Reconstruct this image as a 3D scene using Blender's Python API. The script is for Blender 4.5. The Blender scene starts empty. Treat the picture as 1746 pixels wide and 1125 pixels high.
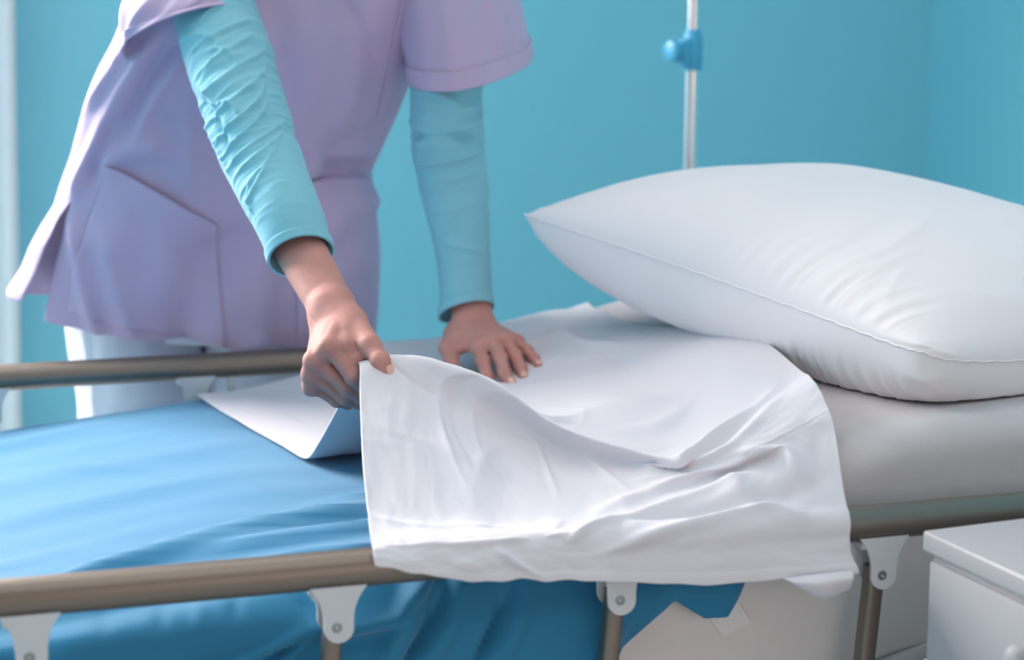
import bpy, bmesh, math, random
import numpy as np
from mathutils import Vector, Matrix

random.seed(7)
rng = np.random.default_rng(11)
SC = bpy.context.scene
COL = SC.collection

# ------------------------------------------------------------------ camera, world, lights, exposure
cam_data = bpy.data.cameras.new('camera')
cam = bpy.data.objects.new('camera', cam_data); COL.objects.link(cam)
cam.location = (-0.5, -1.726, 1.247)
cam.rotation_euler = (math.radians(90 - 10.47), 0, math.radians(-16.82))
cam_data.lens = 70.1; cam_data.sensor_width = 36; cam_data.sensor_fit = 'HORIZONTAL'
cam_data.clip_start = 0.05
cam_data.dof.use_dof = True
cam_data.dof.focus_distance = 2.15
cam_data.dof.aperture_fstop = 3.5
SC.camera = cam

world = bpy.data.worlds.new('world'); SC.world = world; world.use_nodes = True
bg = world.node_tree.nodes['Background']
bg.inputs['Color'].default_value = (1.0, 0.85, 0.785, 1); bg.inputs['Strength'].default_value = 0.43

def area(name, loc, target, sx, sy, power, color):
    d = bpy.data.lights.new(name, 'AREA'); d.shape = 'RECTANGLE'; d.size = sx; d.size_y = sy
    d.energy = power; d.color = color
    o = bpy.data.objects.new(name, d); COL.objects.link(o); o.location = loc
    o.rotation_euler = (Vector(target) - Vector(loc)).to_track_quat('-Z', 'Y').to_euler()
    return o
area('window_light', (-1.40, 2.24, 1.45), (-1.0, 0.4, 0.70), 1.1, 1.8, 225, (1.0, 0.865, 0.80)).data.spread = math.radians(145)
area('overhead_light', (0.0, 0.8, 2.62), (0.0, 0.7, 0), 1.6, 1.2, 12, (1.0, 0.85, 0.78))
area('overhead_light', (0.0, -0.9, 2.62), (0.0, -0.8, 0), 1.2, 0.6, 8, (1.0, 0.85, 0.78))  # added overhead fill for the rail tops and hanging blanket folds
area('front_fill_light', (0.6, -2.9, 1.15), (0.2, 0.0, 0.6), 2.2, 1.5, 19, (1.0, 0.85, 0.79))  # added low fill from behind the camera, no window modelled there

SC.view_settings.view_transform = 'Standard'
SC.view_settings.look = 'None'
SC.view_settings.gamma = 1.0
SC.view_settings.use_curve_mapping = False
SC.view_settings.exposure = -0.34

# ------------------------------------------------------------------ materials
def srgb(r, g, b):
    f = lambda c: (c / 255 / 12.92) if c / 255 <= 0.04045 else ((c / 255 + 0.055) / 1.055) ** 2.4
    return (f(r), f(g), f(b), 1)
def mat(name, col, rough=0.6, metal=0.0, bump=0.0, scale=200.0, var=0.0, var_scale=6.0, transl=0.0, sheen=0.0, sss=0.0, spec=0.5, weave=False, stretch=None, sheen_tint=None):
    m = bpy.data.materials.new(name); m.use_nodes = True
    nt = m.node_tree; P = nt.nodes['Principled BSDF']; out = nt.nodes['Material Output']
    P.inputs['Base Color'].default_value = col; P.inputs['Roughness'].default_value = rough
    P.inputs['Metallic'].default_value = metal; P.inputs['Specular IOR Level'].default_value = spec
    if sheen: P.inputs['Sheen Weight'].default_value = sheen; P.inputs['Sheen Roughness'].default_value = 0.4
    if sss:
        P.inputs['Subsurface Weight'].default_value = sss
        P.inputs['Subsurface Radius'].default_value = (1.0, 0.4, 0.25); P.inputs['Subsurface Scale'].default_value = 0.006
    if sheen_tint: P.inputs['Sheen Tint'].default_value = (*sheen_tint, 1)
    tc = nt.nodes.new('ShaderNodeTexCoord')
    src = tc.outputs['Object']
    if stretch:
        mp = nt.nodes.new('ShaderNodeMapping'); mp.inputs['Scale'].default_value = stretch
        nt.links.new(src, mp.inputs['Vector']); src = mp.outputs['Vector']
    if var:
        n = nt.nodes.new('ShaderNodeTexNoise'); n.inputs['Scale'].default_value = var_scale; n.inputs['Detail'].default_value = 5
        nt.links.new(src, n.inputs['Vector'])
        mx = nt.nodes.new('ShaderNodeMix'); mx.data_type = 'RGBA'; mx.blend_type = 'MULTIPLY'
        mx.inputs['Factor'].default_value = 1.0
        rp = nt.nodes.new('ShaderNodeMapRange'); rp.inputs['To Min'].default_value = 1 - var; rp.inputs['To Max'].default_value = 1 + var
        rp.inputs['From Min'].default_value = 0.3; rp.inputs['From Max'].default_value = 0.7
        nt.links.new(n.outputs['Fac'], rp.inputs['Value'])
        cc = nt.nodes.new('ShaderNodeCombineColor')
        for k in ('Red', 'Green', 'Blue'): nt.links.new(rp.outputs['Result'], cc.inputs[k])
        mx.inputs[6].default_value = col
        nt.links.new(cc.outputs['Color'], mx.inputs[7]); nt.links.new(mx.outputs[2], P.inputs['Base Color'])
    if bump:
        if weave:
            w1 = nt.nodes.new('ShaderNodeTexNoise'); w1.inputs['Scale'].default_value = scale; w1.inputs['Detail'].default_value = 2
        else:
            w1 = nt.nodes.new('ShaderNodeTexNoise'); w1.inputs['Scale'].default_value = scale; w1.inputs['Detail'].default_value = 4
        nt.links.new(src, w1.inputs['Vector'])
        b = nt.nodes.new('ShaderNodeBump'); b.inputs['Strength'].default_value = bump; b.inputs['Distance'].default_value = 0.002
        nt.links.new(w1.outputs['Fac'], b.inputs['Height']); nt.links.new(b.outputs['Normal'], P.inputs['Normal'])
    if transl:
        t = nt.nodes.new('ShaderNodeBsdfTranslucent'); t.inputs['Color'].default_value = col
        ms = nt.nodes.new('ShaderNodeMixShader'); ms.inputs['Fac'].default_value = transl
        nt.links.new(P.outputs['BSDF'], ms.inputs[1]); nt.links.new(t.outputs['BSDF'], ms.inputs[2])
        nt.links.new(ms.outputs['Shader'], out.inputs['Surface'])
    return m
def emit(name, c, k):
    m = bpy.data.materials.new(name); m.use_nodes = True; P = m.node_tree.nodes['Principled BSDF']
    P.inputs['Base Color'].default_value = (0.1, 0.1, 0.1, 1); P.inputs['Roughness'].default_value = 0.05
    P.inputs['Emission Color'].default_value = (*c, 1); P.inputs['Emission Strength'].default_value = k; return m
M = dict(
    wall=mat('wall_paint', srgb(130, 207, 226), 0.75, bump=0.05, scale=60, spec=0.2),
    floor=mat('floor_vinyl', srgb(216, 218, 220), 0.4, var=0.05),
    ceiling=mat('ceiling_paint', srgb(235, 238, 240), 0.9),
    curtain=mat('white_curtain', srgb(240, 246, 250), 0.9, transl=0.35),
    day=emit('daylit_pane', (0.86, 0.94, 1.0), 2.4),
    skirting=mat('skirting_white', srgb(225, 228, 232), 0.5),
    alu=mat('brushed_aluminium', srgb(132, 123, 114), 0.42, metal=0.75, bump=0.08, scale=40, stretch=(1, 60, 60)),
    grey_plastic=mat('grey_plastic', srgb(205, 210, 216), 0.45),
    steel=mat('zinc_steel', srgb(150, 165, 165), 0.3, metal=0.9),
    chrome=mat('chrome', srgb(225, 220, 220), 0.16, metal=1.0),
    blue_plastic=mat('blue_plastic', srgb(70, 165, 205), 0.35),
    frame=mat('bed_enamel', srgb(205, 210, 214), 0.45),
    cabinet=mat('cabinet_laminate', srgb(170, 171, 177), 0.38, spec=0.5),
    fitted=mat('fitted_sheet_cotton', srgb(196, 193, 197), 0.95, bump=0.12, scale=350, var=0.03, var_scale=30),
    cover=mat('mattress_cover', srgb(232, 230, 230), 0.9, bump=0.06, scale=300, var=0.02, var_scale=20),
    tag=mat('tag_fabric', srgb(238, 238, 240), 0.9),
    sheet=mat('draw_sheet_cotton', srgb(238, 236, 243), 0.92, bump=0.06, scale=500, transl=0.22),
    pillow=mat('pillowcase_cotton', srgb(238, 234, 238), 0.9, bump=0.04, scale=300),
    blanket=mat('blue_cotton', srgb(42, 128, 170), 0.8, bump=0.08, scale=500, sheen=0.46, sheen_tint=(0.74, 0.83, 1.0), spec=0.45),
    tunic=mat('lavender_poplin', srgb(189, 172, 205), 0.85, bump=0.04, scale=400, sheen=0.15),
    tunic_in=mat('lavender_lining', srgb(120, 118, 178), 0.9),
    shirt=mat('teal_jersey', srgb(126, 190, 208), 0.9, bump=0.12, scale=260, sheen=0.2, stretch=(1, 1, 3)),
    trousers=mat('white_twill', srgb(226, 226, 236), 0.9, bump=0.05, scale=300),
    skin=mat('skin', srgb(190, 138, 130), 0.62, bump=0.16, scale=420, var=0.07, var_scale=45, sss=0.25, spec=0.28),
    nail=mat('nail', srgb(226, 180, 166), 0.25, spec=0.6),
    hair=mat('brown_hair', srgb(70, 48, 36), 0.5, bump=0.4, scale=90, stretch=(8, 8, 1)),
    shoe=mat('white_rubber', srgb(220, 220, 222), 0.6),
    stitch=mat('seam_thread', srgb(244, 244, 248), 0.9),
    eye=mat('eye', srgb(60, 45, 40), 0.2),
)

# ------------------------------------------------------------------ helpers
def link(name, verts, faces, m, parent=None, smooth=True):
    me = bpy.data.meshes.new(name)
    me.from_pydata([tuple(map(float, v)) for v in verts], [], [tuple(map(int, f)) for f in faces])
    me.materials.append(m)
    if smooth: me.polygons.foreach_set('use_smooth', [True] * len(me.polygons))
    me.update()
    o = bpy.data.objects.new(name, me); COL.objects.link(o)
    if parent is not None: o.parent = parent; o.matrix_parent_inverse = parent.matrix_world.inverted()
    return o
def tag(o, label, cat, group=None):
    o['label'] = label; o['category'] = cat
    if group: o['group'] = group
    return o
def empty(name, loc, label, cat):
    o = bpy.data.objects.new(name, None); COL.objects.link(o); o.location = loc; o.empty_display_size = 0.05
    bpy.context.view_layer.update()
    return tag(o, label, cat)
def struct(o): o['kind'] = 'structure'; return o
def bm_obj(name, bm, m, parent=None, smooth=True):
    me = bpy.data.meshes.new(name); bm.to_mesh(me); bm.free(); me.materials.append(m)
    if smooth:
        me.polygons.foreach_set('use_smooth', [True] * len(me.polygons))
        try: me.set_sharp_from_angle(angle=math.radians(40))
        except Exception: pass
    o = bpy.data.objects.new(name, me); COL.objects.link(o)
    if parent is not None: o.parent = parent; o.matrix_parent_inverse = parent.matrix_world.inverted()
    return o
def bm_box(bm, c, s, rz=0, bevel=0.0, seg=2):
    r = bmesh.ops.create_cube(bm, size=1.0)
    vs = r['verts']
    for v in vs: v.co = Vector((v.co.x * s[0], v.co.y * s[1], v.co.z * s[2]))
    if bevel:
        es = list({e for v in vs for e in v.link_edges})
        rr = bmesh.ops.bevel(bm, geom=es, offset=bevel, segments=seg, profile=0.5, affect='EDGES')
        vs = list({v for f in rr['faces'] for v in f.verts} | {v for v in vs if v.is_valid})
    R = Matrix.Rotation(rz, 4, 'Z')
    for v in vs: v.co = (R @ v.co) + Vector(c)
def box(name, c, s, m, parent=None, rz=0, bevel=0.0, seg=2):
    bm = bmesh.new(); bm_box(bm, c, s, rz, bevel, seg); return bm_obj(name, bm, m, parent)
def frame_of(d):
    d = Vector(d).normalized(); a = Vector((0, 0, 1)) if abs(d.z) < 0.9 else Vector((1, 0, 0))
    x = d.cross(a).normalized(); return x, d.cross(x).normalized()
def bm_lathe(bm, p, d, prof, n=28, caps=True):
    """revolve (t, r) pairs about the axis through p along d"""
    d = Vector(d).normalized(); x, y = frame_of(d); rings = []
    for t, r in prof:
        rings.append([bm.verts.new(Vector(p) + d * t + (x * math.cos(2 * math.pi * k / n) + y * math.sin(2 * math.pi * k / n)) * max(r, 1e-5)) for k in range(n)])
    for a, b in zip(rings, rings[1:]):
        for k in range(n): bm.faces.new((a[k], a[(k + 1) % n], b[(k + 1) % n], b[k]))
    if caps: bm.faces.new(rings[0][::-1]); bm.faces.new(rings[-1])
    bmesh.ops.recalc_face_normals(bm, faces=bm.faces)
def lathe(name, p, d, prof, m, parent=None, n=28):
    bm = bmesh.new(); bm_lathe(bm, p, d, prof, n); return bm_obj(name, bm, m, parent)
def rod(name, a, b, r, m, parent=None, n=24, ch=0.001):
    a, b = Vector(a), Vector(b); L = (b - a).length
    return lathe(name, a, b - a, [(0, r - ch), (ch, r), (L - ch, r), (L, r - ch)], m, parent, n)
def grid_faces(nu, nv, wrap_v=False):
    F = []
    for i in range(nu - 1):
        for j in range(nv if wrap_v else nv - 1):
            j2 = (j + 1) % nv
            F.append((i * nv + j, i * nv + j2, (i + 1) * nv + j2, (i + 1) * nv + j))
    return F
def crom(P, n, axis):
    """Catmull-Rom resampling of a control array along one axis"""
    P = np.moveaxis(np.asarray(P, float), axis, 0); k = len(P)
    t = np.linspace(0, k - 1, n); i = np.minimum(t.astype(int), k - 2); f = t - i
    ext = np.concatenate([2 * P[:1] - P[1:2], P, 2 * P[-1:] - P[-2:-1]])
    p0, p1, p2, p3 = ext[i], ext[i + 1], ext[i + 2], ext[i + 3]
    f = f.reshape((-1,) + (1,) * (P.ndim - 1))
    R = 0.5 * (2 * p1 + (p2 - p0) * f + (2 * p0 - 5 * p1 + 4 * p2 - p3) * f ** 2 + (3 * p1 - p0 - 3 * p2 + p3) * f ** 3)
    return np.moveaxis(R, 0, axis)
def normals(G):
    du = np.gradient(G, axis=0); dv = np.gradient(G, axis=1)
    n = np.cross(du, dv); return n / (np.linalg.norm(n, axis=-1, keepdims=True) + 1e-12)
_perm = rng.permutation(256); _perm = np.concatenate([_perm, _perm, _perm])
_grad = rng.normal(size=(256, 3)); _grad /= np.linalg.norm(_grad, axis=1, keepdims=True)
def noise(p):
    p = np.asarray(p, float); i = np.floor(p).astype(int); f = p - i; i &= 255
    w = f * f * f * (f * (f * 6 - 15) + 10); r = 0
    for dx in (0, 1):
        for dy in (0, 1):
            for dz in (0, 1):
                h = _perm[_perm[_perm[i[..., 0] + dx] + i[..., 1] + dy] + i[..., 2] + dz] % 256
                g = (_grad[h] * (f - np.array([dx, dy, dz]))).sum(-1)
                k = (w[..., 0] if dx else 1 - w[..., 0]) * (w[..., 1] if dy else 1 - w[..., 1]) * (w[..., 2] if dz else 1 - w[..., 2])
                r = r + k * g
    return r
def fbm(p, o=3):
    p = np.asarray(p, float); r = 0; a = 1
    for k in range(o): r = r + a * noise(p * 2 ** k + 17.3 * k); a *= 0.5
    return r
def ss(a, b, x):
    t = np.clip((x - a) / (b - a), 0, 1); return t * t * (3 - 2 * t)
def fold(x, y, x0, y0, x1, y1, w, amp, curve=0.0, sharp=0.0):
    """a crease running from (x0,y0) to (x1,y1) in the cloth's own coordinates; sharp=1 gives a keen ridge"""
    dx, dy = x1 - x0, y1 - y0; L = math.hypot(dx, dy) + 1e-9; ux, uy = dx / L, dy / L
    t = ((x - x0) * ux + (y - y0) * uy) / L; q = -(x - x0) * uy + (y - y0) * ux
    q = q - curve * L * (t * (1 - t)) * 4
    env = ss(-0.15, 0.25, t) * (1 - ss(0.75, 1.15, t))
    return amp * env * ((1 - sharp) * np.exp(-(q / w) ** 2) + sharp * np.exp(-np.abs(q) / w))
def cloth(name, G, m, parent=None, thick=0.0012, wrap=False, offset=-1.0):
    nu, nv = G.shape[:2]
    o = link(name, G.reshape(-1, 3), grid_faces(nu, nv, wrap), m, parent)
    if thick:
        s = o.modifiers.new('thickness', 'SOLIDIFY'); s.thickness = thick; s.offset = offset
    return o

# ------------------------------------------------------------------ room shell
def slab(name, c, s, m): return struct(box(name, c, s, m))
slab('floor', (-0.3, 0.2, -0.05), (5.0, 4.6, 0.1), M['floor'])
slab('ceiling', (-0.3, 0.2, 2.75), (5.0, 4.6, 0.1), M['ceiling'])
slab('wall_back', (-0.3, 2.35, 1.35), (5.0, 0.1, 2.7), M['wall'])
slab('wall_right', (1.74, 0.2, 1.35), (0.1, 4.3, 2.7), M['wall'])
slab('wall_left', (-2.45, 0.2, 1.35), (0.1, 4.3, 2.7), M['wall'])
struct(box('baseboard_back', (-0.37, 2.29, 0.05), (4.05, 0.02, 0.1), M['skirting'], bevel=0.004))
struct(box('baseboard_right', (1.68, 0.2, 0.05), (0.02, 4.2, 0.1), M['skirting'], bevel=0.004))

# tall window in the back wall, behind the curtain
def window():
    x0, x1, z0, z1, y = -2.05, -0.42, 0.25, 2.35, 2.285
    bm = bmesh.new()
    for c, s in (((x0, y, (z0 + z1) / 2), (0.06, 0.04, z1 - z0)), ((x1, y, (z0 + z1) / 2), (0.06, 0.04, z1 - z0)), (((x0 + x1) / 2, y, z0), (x1 - x0, 0.04, 0.06)), (((x0 + x1) / 2, y, z1), (x1 - x0, 0.04, 0.06)), (((x0 + x1) / 2, y, (z0 + z1) / 2), (0.04, 0.036, z1 - z0))):
        bm_box(bm, c, s, bevel=0.004)
    f = struct(bm_obj('window_1', bm, M['skirting']))
    for x in ((x0 * 3 + x1) / 4, (x0 + 3 * x1) / 4): box('pane', (x, 2.296, (z0 + z1) / 2), ((x1 - x0) / 2 - 0.04, 0.006, z1 - z0 - 0.05), M['day'], f)
window()
# hanging curtain at the left end of the back wall
def curtain():
    nu, nv = 150, 30
    u = np.linspace(0, 1, nu)[:, None]; v = np.linspace(0, 1, nv)[None, :]
    z = 2.45 - 2.4 * v + 0 * u
    xr = -0.2951 + 0.0287 * (z - 1.2)           # its free edge hangs a little out of plumb
    x = xr - 0.52 * (1 - u) 
    y = 2.2 + 0.028 * np.sin(u * 44 + 0.6 * np.sin(u * 17)) * (0.6 + 0.4 * v)
    y[-1] = y[-2]
    o = cloth('curtain', np.stack([x + 0 * v, y + 0 * v, z], -1), M['curtain'], None, 0.002)
    tag(o, 'bright white curtain hanging in front of the blue wall at far left', 'curtain')
    r = rod('rod', (-2.2, 2.2, 2.47), (-0.15, 2.2, 2.47), 0.012, M['chrome'], o)
    for k in range(12):
        x = -0.75 + k * 0.04
        lathe('ring', (x, 2.2, 2.466), (1, 0, 0), [(0, 0.019), (0.003, 0.0205), (0.006, 0.019)], M['steel'], o, 16)
    for x in (-2.16, -0.2):
        box('bracket', (x, 2.25, 2.47), (0.02, 0.1, 0.03), M['steel'], o, bevel=0.003)
curtain()

# ------------------------------------------------------------------ hospital bed
def zm(X):
    X = np.asarray(X, float)
    sp = lambda t, k: np.log1p(np.exp(np.clip(t / k, -40, 40))) * k
    return 0.655 + 0.30 * (sp(X - 0.05, 0.03) - sp(X - 0.475, 0.03)) - np.minimum(0.11 * sp(-0.16 - X, 0.03), 0.05)
bed = empty('hospital_bed', (0, 0.48, 0), 'hospital bed with round aluminium side rails on grey brackets, head end raised', 'bed')
def bed_frame():
    bm = bmesh.new()
    for y in (0.06, 0.91): bm_box(bm, (-0.05, y, 0.36), (2.0, 0.04, 0.06), bevel=0.004)
    for x in (-1.0, -0.4, 0.2, 0.9): bm_box(bm, (x, 0.485, 0.36), (0.04, 0.83, 0.05), bevel=0.004)
    bm_box(bm, (-0.5, 0.485, 0.398), (1.1, 0.86, 0.016), bevel=0.003)
    bm_obj('bed_frame', bm, M['frame'], bed)
    # hinged back section under the raised head end
    a = math.atan(0.3); L = 0.92
    bm = bmesh.new(); bm_box(bm, (0, 0, 0), (L, 0.86, 0.016), bevel=0.003)
    for v in bm.verts:
        v.co = Matrix.Rotation(-a, 4, 'Y') @ v.co + Vector((0.055 + L / 2 * math.cos(a), 0.485, 0.405 + L / 2 * math.sin(a)))
    bm_obj('back_section', bm, M['frame'], bed)
    for x in (-1.02, 0.92):
        for y in (0.07, 0.90):
            leg = box('leg', (x, y, 0.22), (0.045, 0.045, 0.25), M['frame'], bed, bevel=0.004)
            bm = bmesh.new(); bm_lathe(bm, (x - 0.012, y, 0.05), (1, 0, 0), [(0, 0.04), (0.004, 0.05), (0.02, 0.05), (0.024, 0.04)], 24)
            bm_box(bm, (x, y, 0.095), (0.03, 0.035, 0.03), bevel=0.003)
            bm_obj('caster', bm, M['steel'], leg)
    for nm, x, h in (('headboard', 1.06, 0.86), ('footboard', -1.12, 0.8)):
        hb = box(nm, (x, 0.485, h / 2 + 0.17), (0.035, 0.86, h - 0.34), M['frame'], bed, bevel=0.015, seg=3)
        box('panel', (x, 0.485, h / 2 + 0.17), (0.042, 0.66, h - 0.52), M['blue_plastic'], hb, bevel=0.006)
bed_frame()
RR = 0.0177
def plate(bm, x, y0, y1, zc, wtop, wbot, hgt, n=14):
    """bracket cheek: flared at the rail, round at the bolt; outline in X-Z, extruded in Y"""
    out = []
    for k in range(n):                                   # right flank from the top down
        t = k / (n - 1); w = wbot / 2 + (wtop - wbot) / 2 * (1 - math.sin(t * math.pi / 2)) ** 1.6
        out.append((w, -t * (hgt - wbot / 2)))
    for k in range(1, n):
        a = -math.pi * k / n; out.append((wbot / 2 * math.cos(a), -(hgt - wbot / 2) + wbot / 2 * math.sin(a)))
    out += [(-p, q) for p, q in out[:n][::-1]]
    A = [bm.verts.new((x + p, y0, zc + q)) for p, q in out]; B = [bm.verts.new((x + p, y1, zc + q)) for p, q in out]
    bm.faces.new(A); bm.faces.new(B[::-1])
    for i in range(len(out)):
        j = (i + 1) % len(out); bm.faces.new((A[j], A[i], B[i], B[j]))
def side_rail(y, sgn, posts, zlow=0.40):
    z = 0.70
    bm = bmesh.new(); bm_lathe(bm, (-1.05, y, z), (1, 0, 0), [(0, 0.010), (0.004, RR - 0.002), (0.01, RR), (1.93, RR), (1.936, RR - 0.002), (1.94, 0.010)], 40)
    r = bm_obj('side_rail', bm, M['alu'], bed)
    low = rod('lower_bar', (-1.0, y, zlow), (0.8, y, zlow), 0.013, M['alu'], r)
    for x in posts:
        bm = bmesh.new()
        for s in (-1, 1):
            plate(bm, x + 0.002, y + s * 0.0155 - 0.002, y + s * 0.0155 + 0.002, z - RR + 0.006, 0.053, 0.0275, 0.053)
        bm_box(bm, (x, y, z - RR - 0.002), (0.044, 0.03, 0.008), bevel=0.002)
        bmesh.ops.recalc_face_normals(bm, faces=bm.faces)
        b = bm_obj('bracket', bm, M['grey_plastic'], r)
        bm = bmesh.new()
        bm_lathe(bm, (x, y + 0.021 * sgn, 0.65), (0, -sgn, 0), [(0.0, 0.0045), (0.0382, 0.0052), (0.0392, 0.0046), (0.0394, 0.0026), (0.0386, 0.002), (0.0384, 0.0)], 20)
        bm_obj('bolt', bm, M['steel'], r)
        dx = -0.085 * 0.25                                 # the folding posts lean a few degrees
        a, c = Vector((x + 0.0005, y, 0.655)), Vector((x + dx, y, zlow))
        bm = bmesh.new(); d = (c - a); L = d.length; d.normalize()
        X = Vector((0, 1, 0)).cross(d).normalized()
        rings = []
        for t in (0, L):
            ring = []
            for k in range(24):
                an = 2 * math.pi * k / 24; cx, cy = math.cos(an), math.sin(an)
                ex = math.copysign(abs(cx) ** 0.5, cx) * 0.0088; ey = math.copysign(abs(cy) ** 0.5, cy) * 0.0105
                ring.append(bm.verts.new(a + d * t + X * ex + Vector((0, 1, 0)) * ey))
            rings.append(ring)
        for k in range(24): bm.faces.new((rings[0][k], rings[0][(k + 1) % 24], rings[1][(k + 1) % 24], rings[1][k]))
        bm.faces.new(rings[0][::-1]); bm.faces.new(rings[1]); bmesh.ops.recalc_face_normals(bm, faces=bm.faces)
        bm_obj('post', bm, M['alu'], r)
    return r
near = side_rail(0.0, 1, [-0.97, -0.697, -0.423, -0.150, 0.124, 0.399, 0.672])
far = side_rail(0.97, -1, [-0.97, -0.69, -0.416, -0.143, 0.13, 0.405, 0.68])
box('catch', (-0.092, 0.965, 0.668), (0.011, 0.012, 0.035), M['grey_plastic'], far, bevel=0.003)

# mattress under a fitted sheet
mattress = None
def make_mattress():
    global mattress
    def shell(x0, x1, y0, y1, dz, th, r, nx):
        X = np.linspace(x0, x1, nx); prof = []
        for k in range(9): a = math.pi / 2 * k / 8; prof.append((y0 + r - r * math.sin(a), -r + r * math.cos(a), ))
        prof = prof[::-1]                                                  # near edge: from side up to the top
        sec = [(y0 + 0.012, -th), (y0, -th + 0.012)] + [(y0, -th + (th - r) * t) for t in (0.25, 0.5, 0.75)] + prof
        sec += [(y0 + r + (y1 - y0 - 2 * r) * t, 0.0) for t in np.linspace(0.03, 0.97, 24)]
        sec += [(y1 - (q[0] - y0), q[1]) for q in sec[:len(prof) + 5][::-1]]
        S = np.array(sec)
        G = np.zeros((nx, len(S), 3)); G[..., 0] = X[:, None]; G[..., 1] = S[None, :, 0]; G[..., 2] = zm(X)[:, None] + dz + S[None, :, 1]
        return G
    G = shell(-1.06, 0.98, 0.059, 0.925, -0.005, 0.238, 0.034, 60)
    nu, nv = G.shape[:2]
    F = grid_faces(nu, nv, True) + [tuple(range(nv))[::-1], tuple((nu - 1) * nv + k for k in range(nv))]
    mattress = tag(link('mattress', G.reshape(-1, 3), F, M['cover']), 'thick mattress under pale grey fitted sheet on the hospital bed', 'mattress')
    G = shell(-0.35, 0.985, 0.0545, 0.929, 0.001, 0.11, 0.034, 140); G[..., 2] = np.maximum(G[..., 2], np.minimum(0.676, zm(G[..., 0]) - 0.02))
    # gentle puckers along the tucked side, slight dimples on top
    p = G.copy(); w = fbm(np.stack([p[..., 0] * 9, p[..., 1] * 5, p[..., 2] * 6], -1), 3) * 0.004
    n = -normals(G); top = ss(0.0, 0.05, G[..., 2] - zm(G[..., 0]) + 0.05)
    G += n * (w * (0.35 + 0.65 * (1 - top)))[..., None]
    nu, nv = G.shape[:2]
    o = cloth('fitted_sheet', G, M['fitted'], mattress, 0.002, False, 1.0)
    o['label'] = 'pale grey sheet over the mattress top'
    y = 0.0568
    P = [(0.242, 0.603), (0.262, 0.575), (0.292, 0.588), (0.274, 0.617)]
    link('tag', [(a, y + 0.0, b) for a, b in P] + [(a, y + 0.0012, b) for a, b in P], [(0, 1, 2, 3), (7, 6, 5, 4), (0, 4, 5, 1), (1, 5, 6, 2), (2, 6, 7, 3), (3, 7, 4, 0)], M['tag'], mattress, False)
make_mattress()

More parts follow.
